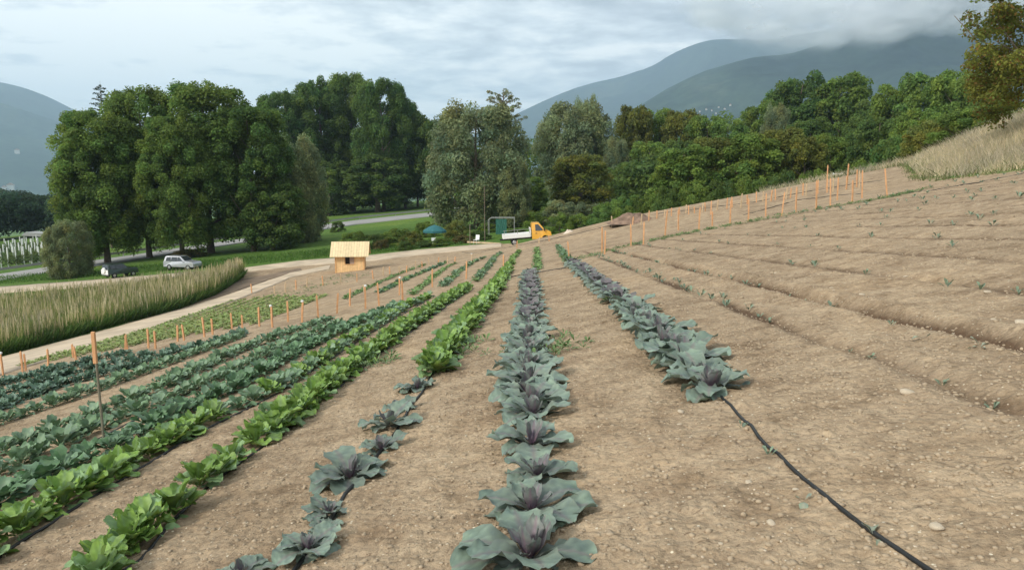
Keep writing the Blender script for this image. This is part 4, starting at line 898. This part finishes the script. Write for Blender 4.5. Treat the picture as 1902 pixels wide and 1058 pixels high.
bm = bmesh.new(); slab(bm, (wx0+wx1)/2, wx1, -.03, -.012, wz0+.005, wz1-.005); bm_obj('shutter', bm, M_curt, hut)
for xc in (x0, x1):
    bm = bmesh.new(); slab(bm, xc-.05, xc+.05, -.085, -.052, -.6, Hw+.02); bm_obj('corner_board', bm, M_trim, hut)
rx0, rx1 = x0-.42, x1+.42; ov = .42; ht = Ro+Hw; sl_ = (Ro)/(Dp/2)
for sgn, nm in ((-1, 'roof'), (1, 'roof')):
    bm = bmesh.new(); ye = Dp/2+sgn*(Dp/2+ov); ze = Hw+.06-sl_*ov*.75
    pr_ = [(Dp/2, ht+.1), (ye, ze), (ye, ze-.07), (Dp/2, ht+.03)]
    a = [bm.verts.new((rx0, p, q)) for p, q in pr_]; b = [bm.verts.new((rx1, p, q)) for p, q in pr_]; bm.faces.new(a); bm.faces.new(b[::-1])
    for i in range(4): bm.faces.new((a[i], b[i], b[(i+1) % 4], a[(i+1) % 4]))
    bm_obj('roof', bm, M_roof, hut)
# vehicles -------------------------------------------------------------------------
def car_paint(name, c, metal=.3):
    m = mat_basic(name, c, .28, metal, noise=.04, spec=.5); m.node_tree.nodes['Principled BSDF'].inputs['Coat Weight'].default_value = .6; return m
M_glass = mat_basic('dark_glass', (.03, .035, .04), .08, spec=.8); M_tyre = mat_basic('tyre', (.02, .02, .02), .85); M_rim = mat_basic('rim', (.5, .5, .5), .35, .7)
M_lampw = mat_basic('lamp_glass', (.7, .7, .68), .15, spec=.8); M_lampr = mat_basic('red_lamp', (.35, .02, .02), .25, spec=.7)
def wheel(parent, x, y, r, w=.2):
    bm = bmesh.new(); cyl(bm, (x, y-w/2, r), (x, y+w/2, r), r, n=20); bevel(bm, .03, 1); t = bm_obj('wheel', bm, M_tyre, parent)
    s = 1 if y > 0 else -1; bm = bmesh.new(); cyl(bm, (x, y+s*(w/2-.02), r), (x, y+s*(w/2+.012), r), r*.62, r*.5, 14); bm_obj('rim', bm, M_rim, t)
def loft_body(parent, name, lower, width, mat, z_in, inset):
    """side profile pushed across; above z_in the flanks lean inwards"""
    bm = bmesh.new(); L = []
    def yy(z): return width/2-max(0, z-z_in)*inset
    A = [bm.verts.new((x, -yy(z), z)) for x, z in lower]; B = [bm.verts.new((x, yy(z), z)) for x, z in lower]; n = len(lower)
    bm.faces.new(A); bm.faces.new(B[::-1])
    for i in range(n): bm.faces.new((A[i], B[i], B[(i+1) % n], A[(i+1) % n]))
    bmesh.ops.triangulate(bm, faces=[f for f in bm.faces if len(f.verts) > 4]); bmesh.ops.recalc_face_normals(bm, faces=bm.faces)
    bmesh.ops.bevel(bm, geom=[e for e in bm.edges if len(e.link_faces) == 2 and e.calc_face_angle(0) > .35], offset=.035, segments=2, affect='EDGES', clamp_overlap=True)
    return bm_obj(name, bm, mat, parent)
def side_panel(parent, name, prof, width, z_in, inset, mat, out=.008):
    for s in (-1, 1):
        bm = bmesh.new(); P = [bm.verts.new((x, s*(width/2-max(0, z-z_in)*inset+out), z)) for x, z in prof]; Q = [bm.verts.new((x, s*(width/2-max(0, z-z_in)*inset-.03), z)) for x, z in prof]; n = len(prof)
        bm.faces.new(P); bm.faces.new(Q[::-1])
        for i in range(n): bm.faces.new((P[i], Q[i], Q[(i+1) % n], P[(i+1) % n]))
        bm_obj(name, bm, mat, parent)
def cross_panel(parent, name, p, q, w0, w1, mat, th=.02):
    """glass across the car between profile points p and q"""
    bm = bmesh.new(); d = Vector((q[0]-p[0], 0, q[1]-p[1])).normalized(); nrm = Vector((-d.z, 0, d.x))
    if nrm.z < 0: nrm = -nrm
    pts = [Vector((p[0], -w0, p[1])), Vector((p[0], w0, p[1])), Vector((q[0], w1, q[1])), Vector((q[0], -w1, q[1]))]
    a = [bm.verts.new(v+nrm*.012) for v in pts]; b = [bm.verts.new(v-nrm*th) for v in pts]; bm.faces.new(a); bm.faces.new(b[::-1])
    for i in range(4): bm.faces.new((a[i], b[i], b[(i+1) % 4], a[(i+1) % 4]))
    bm_obj(name, bm, mat, parent)
def make_car(px, base, rz, label, paint, prof, glass, ws, rear, length):
    x, y = at(px, base); e = empty('parked_car', (x, y, float(H0(x, y))+.02), label, 'car', 'cars parked by the track', rz); W_ = 1.74
    loft_body(e, 'body', prof, W_, paint, .95, .28)
    for g in glass: side_panel(e, 'side_window', g, W_, .95, .28, M_glass)
    cross_panel(e, 'windscreen', ws[0], ws[1], .70, .60, M_glass); cross_panel(e, 'rear_window', rear[0], rear[1], .68, .56, M_glass)
    for wx in (-length*.31, length*.31):
        for wy in (-W_/2+.09, W_/2-.09): wheel(e, wx, wy, .33)
    for s in (-1, 1):
        bm = bmesh.new(); box(bm, (length/2-.06, s*.62, .72), (.10, .32, .15)); bevel(bm, .03, 1); bm_obj('headlight', bm, M_lampw, e)
        bm = bmesh.new(); box(bm, (-length/2+.05, s*.72, .85), (.09, .16, .30)); bevel(bm, .02, 1); bm_obj('tail_light', bm, M_lampr, e)
        bm = bmesh.new(); box(bm, (length*.17, s*(W_/2+.08), 1.0), (.10, .16, .12)); bevel(bm, .03, 1); bm_obj('mirror', bm, paint, e)
    bm = bmesh.new(); box(bm, (length/2-.02, 0, .45), (.10, 1.5, .16)); box(bm, (-length/2+.02, 0, .45), (.10, 1.5, .18)); bevel(bm, .03, 1); bm_obj('bumper', bm, M_grey, e)
    return e
P1 = [(-2.05, .35), (-2.08, .95), (-1.98, 1.05), (-1.85, 1.58), (-1.6, 1.66), (.15, 1.64), (.85, 1.08), (1.9, .96), (2.05, .75), (2.05, .35)]
c1 = make_car(340, 500, R(-10), 'silver estate car parked side-on right of the other car', car_paint('silver_paint', (.50, .50, .53), .5), P1,
         [[(-1.72, 1.06), (-1.62, 1.5), (-1.05, 1.55), (-1.05, 1.05)], [(-.98, 1.05), (-.98, 1.55), (-.22, 1.55), (-.22, 1.05)], [(-.15, 1.05), (-.15, 1.54), (.10, 1.53), (.62, 1.08)]], ((.82, 1.12), (.20, 1.60)), ((-1.98, 1.08), (-1.87, 1.52)), 4.1); c1.scale = (.86,)*3
P2 = [(-1.95, .45), (-1.98, 1.0), (-1.9, 1.12), (-1.8, 1.66), (-1.6, 1.74), (.1, 1.72), (.6, 1.18), (1.75, 1.08), (1.9, .9), (1.9, .45)]
c2 = make_car(224, 514, R(58), 'dark green off-road car with bright pale rear, parked left by the track', car_paint('dark_green_paint', (.035, .055, .045), .3), P2,
         [[(-1.66, 1.16), (-1.6, 1.6), (-1.0, 1.62), (-1.0, 1.15)], [(-.92, 1.15), (-.92, 1.62), (-.2, 1.62), (-.2, 1.15)], [(-.13, 1.15), (-.13, 1.61), (.06, 1.60), (.42, 1.18)]], ((.58, 1.2), (.14, 1.67)), ((-1.9, 1.15), (-1.81, 1.62)), 3.9)
bm = bmesh.new(); cyl(bm, (-2.0, 0, 1.0), (-2.16, 0, 1.0), .34, .32, 20); bm_obj('spare_wheel_cover', bm, M_white, c2); c2.scale = (.8,)*3
bm = bmesh.new(); box(bm, (-1.975, 0, .78), (.05, 1.55, .55)); bevel(bm, .02, 1); bm_obj('tailgate', bm, M_white, c2)  # white panel also carries the bright reflection on the rear in its colour
# truck
tx, ty = at(978, 452); tx, ty = col_x(978, 77); M_yel = car_paint('yellow_paint', (.82, .42, .05), .0)
tk = empty('flatbed_truck', (tx, ty, float(H0(tx, ty))+.2), 'flatbed truck with yellow cab and white side board at the end of the track', 'truck', None, R(4)); tk.rotation_euler = (0, R(-4.5), R(4))
s_ = 93*math.hypot(tx, ty)/FPX/5.4; tk.scale = (s_,)*3
cab = [(.62, .55), (.62, 1.25), (.66, 2.18), (.80, 2.28), (1.42, 2.26), (2.02, 1.48), (2.62, 1.22), (2.70, .95), (2.70, .5), (2.4, .5), (2.3, .78), (2.05, .88), (1.75, .78), (1.65, .5)]
loft_body(tk, 'cab', cab, 1.95, M_yel, 1.3, .18)
side_panel(tk, 'side_window', [(1.02, 1.42), (1.02, 2.08), (1.36, 2.08), (1.82, 1.50), (1.80, 1.42)], 1.95, 1.3, .18, M_glass)
cross_panel(tk, 'windscreen', (2.0, 1.52), (1.46, 2.22), .82, .74, M_glass)
side_panel(tk, 'door_handle', [(1.0, 1.12), (1.0, 1.17), (1.16, 1.17), (1.16, 1.12)], 1.95, 1.3, .18, M_black, .03)
for s in (-1, 1):
    bm = bmesh.new(); box(bm, (1.95, s*1.08, 1.50), (.12, .16, .34)); bevel(bm, .03, 1); bm_obj('mirror', bm, M_black, tk)
    bm = bmesh.new(); box(bm, (2.62, s*.75, .98), (.16, .3, .2)); bevel(bm, .04, 1); bm_obj('headlight', bm, M_lampw, tk)
    bm = bmesh.new(); box(bm, (-1.02, s*1.0, 1.02), (2.95, .05, .42)); bevel(bm, .012, 1); bm_obj('side_board', bm, M_white, tk)
    bm = bmesh.new(); box(bm, (-1.0, s*.35, .66), (3.6, .09, .14)); bm_obj('chassis_rail', bm, M_black, tk)
    wheel(tk, 2.03, s*.82, .36, .22); wheel(tk, -1.3, s*.78, .36, .30)
bm = bmesh.new(); box(bm, (-1.02, 0, .80), (2.95, 1.94, .06)); bm_obj('load_bed', bm, M_grey, tk)
bm = bmesh.new(); box(bm, (-2.50, 0, 1.02), (.05, 1.94, .42)); bevel(bm, .01, 1); bm_obj('tailboard', bm, M_white, tk)
bm = bmesh.new(); box(bm, (.50, 0, 1.25), (.06, 1.94, .85)); box(bm, (.50, 0, 1.7), (.08, 1.94, .08)); bm_obj('headboard', bm, M_white, tk)
bm = bmesh.new(); box(bm, (-.95, -.96, 1.66), (2.9, .04, .04))
for xx in (-2.3, -.9, .4): box(bm, (xx, -.96, 1.45), (.04, .04, .42))
bm_obj('ladder_rack', bm, M_grey, tk)
# garden: parasol, frames, chairs, pole, posts
M_teal = mat_basic('teal_cloth', (.03, .13, .14), .8, noise=.15)
gx, gy = col_x(806, 86); gd = float(H0(gx, gy)); pz = CAMZ+ray(806, 418)[2]/ray(806, 418)[1]*86
pr_ = empty('parasol', (gx, gy, gd), 'dark teal parasol open among the garden shrubs', 'parasol'); hp = pz-gd
bm = bmesh.new(); cyl(bm, (0, 0, 0), (0, 0, hp), .03, n=8); bm_obj('pole', bm, M_grey, pr_)
bm = bmesh.new(); v0 = bm.verts.new((0, 0, hp+.05)); rg = []; n = 16; rad = 1.35
for k in range(n):
    a = k*2*math.pi/n; q = 1 if k % 2 == 0 else .94; rg.append((bm.verts.new((math.cos(a)*rad*.5, math.sin(a)*rad*.5, hp-.18)), bm.verts.new((math.cos(a)*rad*q, math.sin(a)*rad*q, hp-.62)), bm.verts.new((math.cos(a)*rad*q, math.sin(a)*rad*q, hp-.85))))
for k in range(n):
    p, q = rg[k], rg[(k+1) % n]; bm.faces.new((v0, p[0], q[0])); bm.faces.new((p[0], p[1], q[1], q[0])); bm.faces.new((p[1], p[2], q[2], q[1]))
bm_obj('canopy', bm, M_teal, pr_)
def plastic_chair(px, dist, rz, label):
    x, y = col_x(px, dist); e = empty('garden_chair', (x, y, float(H0(x, y))), label, 'chair', 'white garden chairs', rz)
    bm = bmesh.new(); box(bm, (0, 0, .43), (.5, .48, .04)); bevel(bm, .01, 1); bm_obj('seat', bm, M_white, e)
    bm = bmesh.new(); box(bm, (0, .24, .72), (.5, .04, .5), Matrix.Rotation(-.15, 3, 'X')); bm_obj('backrest', bm, M_white, e)
    for sx in (-1, 1):
        for sy in (-1, 1): bm = bmesh.new(); cyl(bm, (sx*.22, sy*.2, 0), (sx*.2, sy*.18, .42), .022, n=6); bm_obj('leg', bm, M_white, e)
plastic_chair(805, 83.5, .4, 'white garden chair under the teal parasol'); plastic_chair(884, 83.5, -.6, 'white garden chair right of the garden post')
M_net = mat_basic('green_net', (.03, .12, .09), .8, noise=.15)
fx, fy = col_x(930, 90); fz = float(H0(fx, fy)); fr = empty('garden_trellis', (fx, fy, fz), 'thin pale garden frame with green net, left of the truck', 'frame')
fh = CAMZ+ray(930, 405)[2]/ray(930, 405)[1]*90-fz
bm = bmesh.new()
for a, b in (((-1.5, 0, 0), (-1.5, 0, fh-.25)), ((-1.5, 0, fh-.25), (-1.2, 0, fh)), ((-1.2, 0, fh), (1.6, 0, fh)), ((1.6, 0, fh), (1.6, 0, 0)), ((-1.5, 2, 0), (-1.5, 2, fh-.25)), ((-1.5, 2, fh-.25), (-1.2, 2, fh)), ((-1.2, 2, fh), (1.6, 2, fh)), ((1.6, 2, fh), (1.6, 2, 0)), ((-1.2, 0, fh), (-1.2, 2, fh)), ((1.6, 0, fh), (1.6, 2, fh))): cyl(bm, a, b, .035, n=6)
bm_obj('tube_frame', bm, M_grey, fr)
bm = bmesh.new(); g = 7
vs = [[bm.verts.new((-.6+1.3*i/g, -.04+.03*math.sin(i*2+j), .3+(fh-.4)*j/g)) for i in range(g+1)] for j in range(g+1)]
for j in range(g):
    for i in range(g): bm.faces.new((vs[j][i], vs[j][i+1], vs[j+1][i+1], vs[j+1][i]))
bm_obj('net', bm, M_net, fr)
def post(name, px, top, dist, r, mat, label, cat, group=None):
    x, y = col_x(px, dist); z = float(H0(x, y)); h = CAMZ+ray(px, top)[2]/ray(px, top)[1]*y-z; bm = bmesh.new(); cyl(bm, (0, 0, -.1), (random.uniform(-.04, .04), 0, h), r, r*.85, 8); bevel(bm, r*.2, 1)
    o = bm_obj(name, bm, mat); o.location = (x, y, z); tag(o, label, cat, group); return o
post('wooden_post', 872, 417, 82, .05, M_rodm, 'dark upright post at the edge of the garden by the track', 'post')
post('bare_trunk', 900, 345, 84, .05, M_bark, 'slender bare sapling trunk in front of the big willow', 'sapling')
# pale sill beam beside the track
x0_, y0_ = at(868, 453); x1_, y1_ = at(928, 452); bm = bmesh.new(); box(bm, (0, 0, .08), (math.hypot(x1_-x0_, y1_-y0_), .2, .2)); bevel(bm, .03, 1)
o = bm_obj('timber_beam', bm, M_pale); o.location = ((x0_+x1_)/2, (y0_+y1_)/2, float(H0((x0_+x1_)/2, (y0_+y1_)/2))); o.rotation_euler = (0, 0, math.atan2(y1_-y0_, x1_-x0_)); tag(o, 'pale timber beam lying between the garden and the track', 'beam')
# white road barrier glimpsed at right
bx, by = col_x(1556, 80); zt = CAMZ+ray(1535, 321)[2]/ray(1535, 321)[1]*80; zb = float(H0(bx, by)); e = empty('road_barrier', (bx, by, zb), 'white rail barrier glimpsed below the trees behind the tall stakes', 'barrier')
bm = bmesh.new(); box(bm, (0, 0, zt-zb-.12), (1.1, .06, .12)); bevel(bm, .01, 1); bm_obj('rail', bm, M_white, e)
for s in (-.45, .45): bm = bmesh.new(); box(bm, (s, .09, (zt-zb)/2), (.1, .1, zt-zb)); bm_obj('post', bm, M_white, e)
# guard rail of the asphalt road
gp = [(x+(.5)*x/math.hypot(x, y), y+.5) for x, y in rf]; bm = bmesh.new()
e = empty('guard_rail', (0, 0, 0), 'grey guard rail along the far side of the asphalt road', 'guard rail')
for a, b in zip(gp, gp[1:]):
    za, zb2 = float(H0(*a)), float(H0(*b)); A = [bm.verts.new((a[0], a[1], za+.75)), bm.verts.new((b[0], b[1], zb2+.75)), bm.verts.new((b[0], b[1], zb2+.45)), bm.verts.new((a[0], a[1], za+.45))]
    B = [bm.verts.new(v.co+Vector((0, .06, 0))) for v in A]; bm.faces.new(A); bm.faces.new(B[::-1]); bm.faces.new((A[0], B[0], B[1], A[1])); bm.faces.new((A[2], B[2], B[3], A[3]))
bm_obj('rail', bm, M_grey, e)
for i, (a, b) in enumerate(walk(gp, 8)):
    bm = bmesh.new(); z = float(H0(a, b)); box(bm, (a, b+.1, z+.35), (.1, .08, .7)); bm_obj('post', bm, M_grey, e)
# orchard posts on the left
vp = []
for r_ in range(7):
    for c_ in range(13):
        dist = 97+r_*5.5; px = -14+c_*14.5-(r_*3)+random.uniform(-3, 3)
        if px > 160 or (80 < px < 138 and r_ < 1): continue
        vp.append((px, dist))
bmv = bmesh.new(); cyl(bmv, (0, 0, -.2), (0, 0, 2.4), .10, .085, 8); bevel(bmv, .01, 1); mv = bpy.data.meshes.new('orchard_post'); bmv.to_mesh(mv); bmv.free(); mv.materials.append(M_white)
vg = []
for i, (px, dist) in enumerate(sorted(vp, key=lambda t: t[1])):
    x, y = col_x(px, dist); o = link('orchard_post', mv); o.location = (x, y, float(H0(x, y))); o.scale = (1, 1, random.uniform(.9, 1.1)); tag(o, '%s nearest white orchard post beyond the road at the far left' % ordw(i+1), 'post', 'white orchard posts')
    for s in range(6): vg.append((x+s*.5-1.2, y+random.uniform(-.4, .4), float(H0(x, y))+random.uniform(.4, 1.3), .6, .5))
rs = np.random.RandomState(3); V, Fq, C = leaf_cloud(vg, 12000, .18, rs, (.13, .18, .07), .25); tag(link('orchard_rows', quads_mesh('orchard_rows', V, Fq, C, M_fol)), 'green orchard rows between white posts at the far left', 'orchard', None, 'stuff')
sx, sy = col_x(62, 132); sz = float(H0(sx, sy)); e = empty('field_shelter', (sx, sy, sz), 'small pale open shelter above the white orchard posts', 'shelter')
bm = bmesh.new(); prism(bm, [(-2.1, 2.5), (2.1, 2.3), (1.6, 2.9), (-1.4, 3.1)], -1.5, 1.5); bm_obj('roof', bm, M_grey, e)
for qx in (-1.8, 1.8):
    for qy in (-1.2, 1.2): bm = bmesh.new(); cyl(bm, (qx, qy, -.2), (qx, qy, 2.5), .08, n=8); bm_obj('post', bm, M_white, e)
# village and farm houses far away
M_hw = mat_basic('house_wall', (.50, .48, .45), .9, noise=.05); M_hr = mat_basic('house_roof', (.30, .16, .11), .9, noise=.1)
def house(px, py, dist, w, label, rz=0.0, z=None):
    d_ = ray(px, py); k = dist/math.hypot(d_[0], d_[1]); e = empty('house', (d_[0]*k, d_[1]*k, CAMZ+d_[2]*k), label, 'house', 'houses far away in the valley', rz)
    bm = bmesh.new(); box(bm, (0, 0, w*.1), (w, w*.7, w*.9)); bm_obj('wall', bm, M_hw, e)
    bm = bmesh.new(); prism(bm, [(-w*.58, w*.55), (w*.58, w*.55), (0, w*.9)], -w*.42, w*.42); bm_obj('roof', bm, M_hr, e)
def mtn_hit(px, py):
    dg = bpy.context.view_layer.update(); d_ = ray(px, py).normalized(); best = None
    for ob in [o for o in bpy.data.objects if o.name.startswith('mountain')]:
        ok, loc, nr, ix = ob.ray_cast(cam.location, d_)
        if ok and (best is None or (loc-cam.location).length < best): best = (loc-cam.location).length
    return best
for i, (px, py, w) in enumerate(((1300, 208, 20), (1312, 204, 16), (1322, 206, 22), (1335, 200, 18), (1346, 203, 16), (1330, 211, 16), (1357, 196, 20), (1290, 203, 14))):
    ds = mtn_hit(px, py)
    if ds: house(px, py, ds*.992, w*random.uniform(.24, .4), '%s pale house from the left in the village below the right mountain' % ordw(i+1), random.uniform(0, 1.5))
for i, (px, py, w) in enumerate(((20, 350, 28), (8, 352, 20), (32, 283, 22))):
    ds = mtn_hit(px, py)
    if ds: house(px, py, ds*.992, w, ['long white farm building in the valley at the far left', 'smaller farm building left of the long white one', 'lone pale house halfway up the left mountain'][i], .4)
# reeds between the two dirt tracks -----------------------------------------------------
def blades(name, label, cat, pts, hts, w, cols, lean=.12, seed=1, bend=.25):
    """thin upright blades; each a two-segment strip"""
    rs = np.random.RandomState(seed); P = np.array(pts, float); n = len(P); Z = H(P[:, 0], P[:, 1]); h = np.array(hts); a = rs.rand(n)*6.28; cu = np.stack([np.cos(a), np.sin(a)], -1)
    ld = rs.randn(n, 2)*lean; W_ = w*rs.uniform(.6, 1.3, n); V = np.zeros((n, 6, 3))
    for k, (t, ws) in enumerate(((0, 1), (.55, .8), (1, .25))):
        c = np.stack([P[:, 0]+ld[:, 0]*h*(t+bend*t*t), P[:, 1]+ld[:, 1]*h*(t+bend*t*t), Z+h*t*(1-.08*t)], -1)
        off = np.stack([cu[:, 0]*W_*ws/2, cu[:, 1]*W_*ws/2, 0*h], -1); V[:, 2*k] = c-off; V[:, 2*k+1] = c+off
    b = np.arange(n)[:, None]*6; Fq = np.concatenate([b+[0, 1, 3, 2], b+[2, 3, 5, 4]])
    C = np.array(cols)[rs.randint(len(cols), size=n)]*rs.uniform(.75, 1.25, n)[:, None]; C = np.repeat(np.clip(C, 0, 1), 6, 0)
    tag(link(name, quads_mesh(name, V.reshape(-1, 3), Fq, C, M_fol)), label, cat, None, 'stuff')
RN = [at(-160, 700), at(0, 662), at(100, 636), at(220, 603), at(330, 575), at(400, 548), at(452, 515)]
RF = [at(-160, 575), at(0, 568), at(120, 556), at(220, 547), at(330, 532), at(400, 522), at(446, 507)]
def reed_pts(n, edge=None):
    out = []
    for _ in range(n):
        t = random.random()*(len(RN)-1); i = int(t); f = t-i; u = random.random() if edge is None else random.random()**2*edge
        a = [RN[i][k]*(1-f)+RN[i+1][k]*f for k in (0, 1)]; b = [RF[i][k]*(1-f)+RF[i+1][k]*f for k in (0, 1)]
        out.append((a[0]*(1-u)+b[0]*u, a[1]*(1-u)+b[1]*u))
    return out
p = reed_pts(26000); blades('reeds', 'tan and green reeds growing between the two dirt tracks', 'reeds', p, [random.uniform(.9, 1.5) for _ in p], .05, [(.22, .26, .085), (.28, .31, .11), (.42, .38, .19), (.16, .22, .07)], seed=2)
p = reed_pts(2900); blades('dry_stalks', 'dry tan stalks standing above the reeds', 'reeds', p, [random.uniform(1.3, 1.9) for _ in p], .085, [(.58, .48, .30), (.66, .56, .37), (.48, .40, .24)], lean=.05, seed=3)
p = reed_pts(13000, .16); blades('green_undergrowth', 'green weeds along the near edge of the reeds', 'weeds', p, [random.uniform(.35, .9) for _ in p], .07, [(.09, .17, .045), (.11, .20, .05), (.15, .22, .07)], lean=.3, seed=4)
# dry grass on the bank at right
def bank_pts(n):
    out = []
    while len(out) < n:
        x = random.uniform(20, 46); y = random.uniform(24, 68); sd = float(soil_sd(np.array([x]), np.array([y]))[0])
        if sd > .1+.5*random.random() and x-.62*y < 9: out.append((x, y))
    return out
xs = np.random.RandomState(8).uniform(20, 46, 90000); ys = np.random.RandomState(9).uniform(24, 68, 90000); sdv = soil_sd(xs, ys); ok = (sdv > .3) & (xs/ys < .85)
BP = np.stack([xs[ok], ys[ok]], -1); 
hb = np.random.RandomState(10).uniform(.35, 1.0, len(BP))*np.clip(.35+soil_sd(BP[:, 0], BP[:, 1])*.35, .35, 1.0)
blades('dry_grass', 'tall dry pale grass covering the bank at right', 'grass', BP, hb, .035, [(.70, .58, .43), (.62, .51, .37), (.76, .65, .50), (.52, .46, .30)], lean=.22, seed=5, bend=.8)
xs = np.random.RandomState(18).uniform(19, 46, 12000); ys = np.random.RandomState(19).uniform(24, 68, 12000); sdv = soil_sd(xs, ys); ok = (sdv > -.4) & (sdv < 1.6) & (xs > 20.5)
blades('bank_weeds', 'green weeds at the foot of the dry grass bank', 'weeds', np.stack([xs[ok], ys[ok]], -1), np.random.RandomState(4).uniform(.15, .45, ok.sum()), .06, [(.16, .20, .08), (.20, .23, .10), (.30, .27, .15)], lean=.5, seed=6)
# verge grass beside the far track and the cars
vpts = []
VN = [at(-100, 528), at(0, 528), at(150, 516), at(300, 504), at(400, 497), at(560, 482), at(640, 474), at(700, 470), at(780, 461), at(860, 454)]
for _ in range(16000):
    t = random.random()*(len(VN)-1); i = int(t); f = t-i; q = random.random()*9; x = VN[i][0]*(1-f)+VN[i+1][0]*f; y = VN[i][1]*(1-f)+VN[i+1][1]*f; r = math.hypot(x, y); vpts.append((x+x/r*q, y+y/r*q))
blades('verge_grass', 'green grass on the verge beyond the far dirt track', 'grass', vpts, [random.uniform(.12, .4) for _ in vpts], .07, [(.08, .17, .03), (.10, .20, .04), (.14, .22, .06)], lean=.4, seed=7)
# ------------------------------------------------------------------ low cloud on the mountain tops
M_cl = bpy.data.materials.new('cloud_vapour'); M_cl.use_nodes = True; nt = M_cl.node_tree; b = nt.nodes['Principled BSDF']
b.inputs['Base Color'].default_value = (.9, .92, .94, 1); b.inputs['Roughness'].default_value = 1; b.inputs['Specular IOR Level'].default_value = 0
lw = N(nt, 'ShaderNodeLayerWeight', i_Blend=.5); g = N(nt, 'ShaderNodeNewGeometry'); nz = N(nt, 'ShaderNodeTexNoise', i_Scale=.0035, i_Detail=6.0, i_Roughness=.6); nt.links.new(g.outputs['Position'], nz.inputs[0])
f = math_n(nt, 'SUBTRACT', 1.0, lw.outputs['Facing']); f = math_n(nt, 'MULTIPLY', math_n(nt, 'POWER', f, 2.6), math_n(nt, 'MULTIPLY', nz.outputs[0], .42))
b.inputs['Base Color'].default_value = (.97, .98, 1, 1); tl = N(nt, 'ShaderNodeBsdfTranslucent'); tl.inputs[0].default_value = (.97, .98, 1, 1); m0 = N(nt, 'ShaderNodeMixShader', i_0=.5); nt.links.new(b.outputs[0], m0.inputs[1]); nt.links.new(tl.outputs[0], m0.inputs[2])
tr = N(nt, 'ShaderNodeBsdfTransparent'); mx = N(nt, 'ShaderNodeMixShader'); nt.links.new(f, mx.inputs[0]); nt.links.new(tr.outputs[0], mx.inputs[1]); nt.links.new(m0.outputs[0], mx.inputs[2]); nt.links.new(mx.outputs[0], nt.nodes['Material Output'].inputs[0])
def cloud_bank(label, edge, dist, seed, n=330):
    """soft puffs filling the air above an uneven lower edge given as (px, py)"""
    rs = np.random.RandomState(seed); bm = bmesh.new(); ex = [p[0] for p in edge]; ey = [p[1] for p in edge]
    for k in range(n):
        a = rs.uniform(ex[0], ex[-1]); low = np.interp(a, ex, ey)+10*float(fbm(np.array(a*.02), np.array(2.2), 3)); q = rs.rand()**1.5
        c = low-q*(low+45); dd = dist+rs.uniform(-350, 350); d_ = ray(a, c); q2 = dd/math.hypot(d_[0], d_[1]); ctr = Vector((d_[0]*q2, d_[1]*q2, CAMZ+d_[2]*q2))
        rx = rs.uniform(16, 46)*(1+.7*q)*dd/FPX; rz_ = rx*rs.uniform(.38, .62)
        r = bmesh.ops.create_icosphere(bm, subdivisions=3, radius=1); P = np.array([v.co for v in r['verts']]); dsp = 1+.25*fbm(P[:, 0]*1.2+k*9, P[:, 1]*1.2+P[:, 2]*1.4, 2); tl = rs.uniform(-.15, .35)
        for v, s in zip(r['verts'], dsp): v.co = Vector((v.co.x*rx*s, v.co.y*rx*.8*s, v.co.z*rz_*s+v.co.x*rx*tl*.3))+ctr
    o = bm_obj('cloud', bm, M_cl, None, True); tag(o, label, 'cloud', None, 'stuff')
cloud_bank('pale low cloud lying over the crest of the right mountain', [(1310, 38), (1370, 66), (1420, 76), (1480, 88), (1540, 82), (1600, 68), (1680, 60), (1750, 62), (1790, 52), (1850, 34), (1960, 20)], 3350, 5)
# ------------------------------------------------------------------ haze
hz = bmesh.new(); zb, zt = -125.0, 1290.0; box(hz, (0, 4500, (zb+zt)/2), (21000, 13500, zt-zb))
M_hz = bpy.data.materials.new('haze_air'); M_hz.use_nodes = True; nt = M_hz.node_tree; nt.nodes.remove(nt.nodes['Principled BSDF'])
pv = N(nt, 'ShaderNodeVolumePrincipled'); pv.inputs['Color'].default_value = (.60, .785, 1.0, 1); pv.inputs['Density'].default_value = 1.35e-4; pv.inputs['Anisotropy'].default_value = .2
nt.links.new(pv.outputs[0], nt.nodes['Material Output'].inputs['Volume'])
tag(bm_obj('haze', hz, M_hz), kind='stuff')
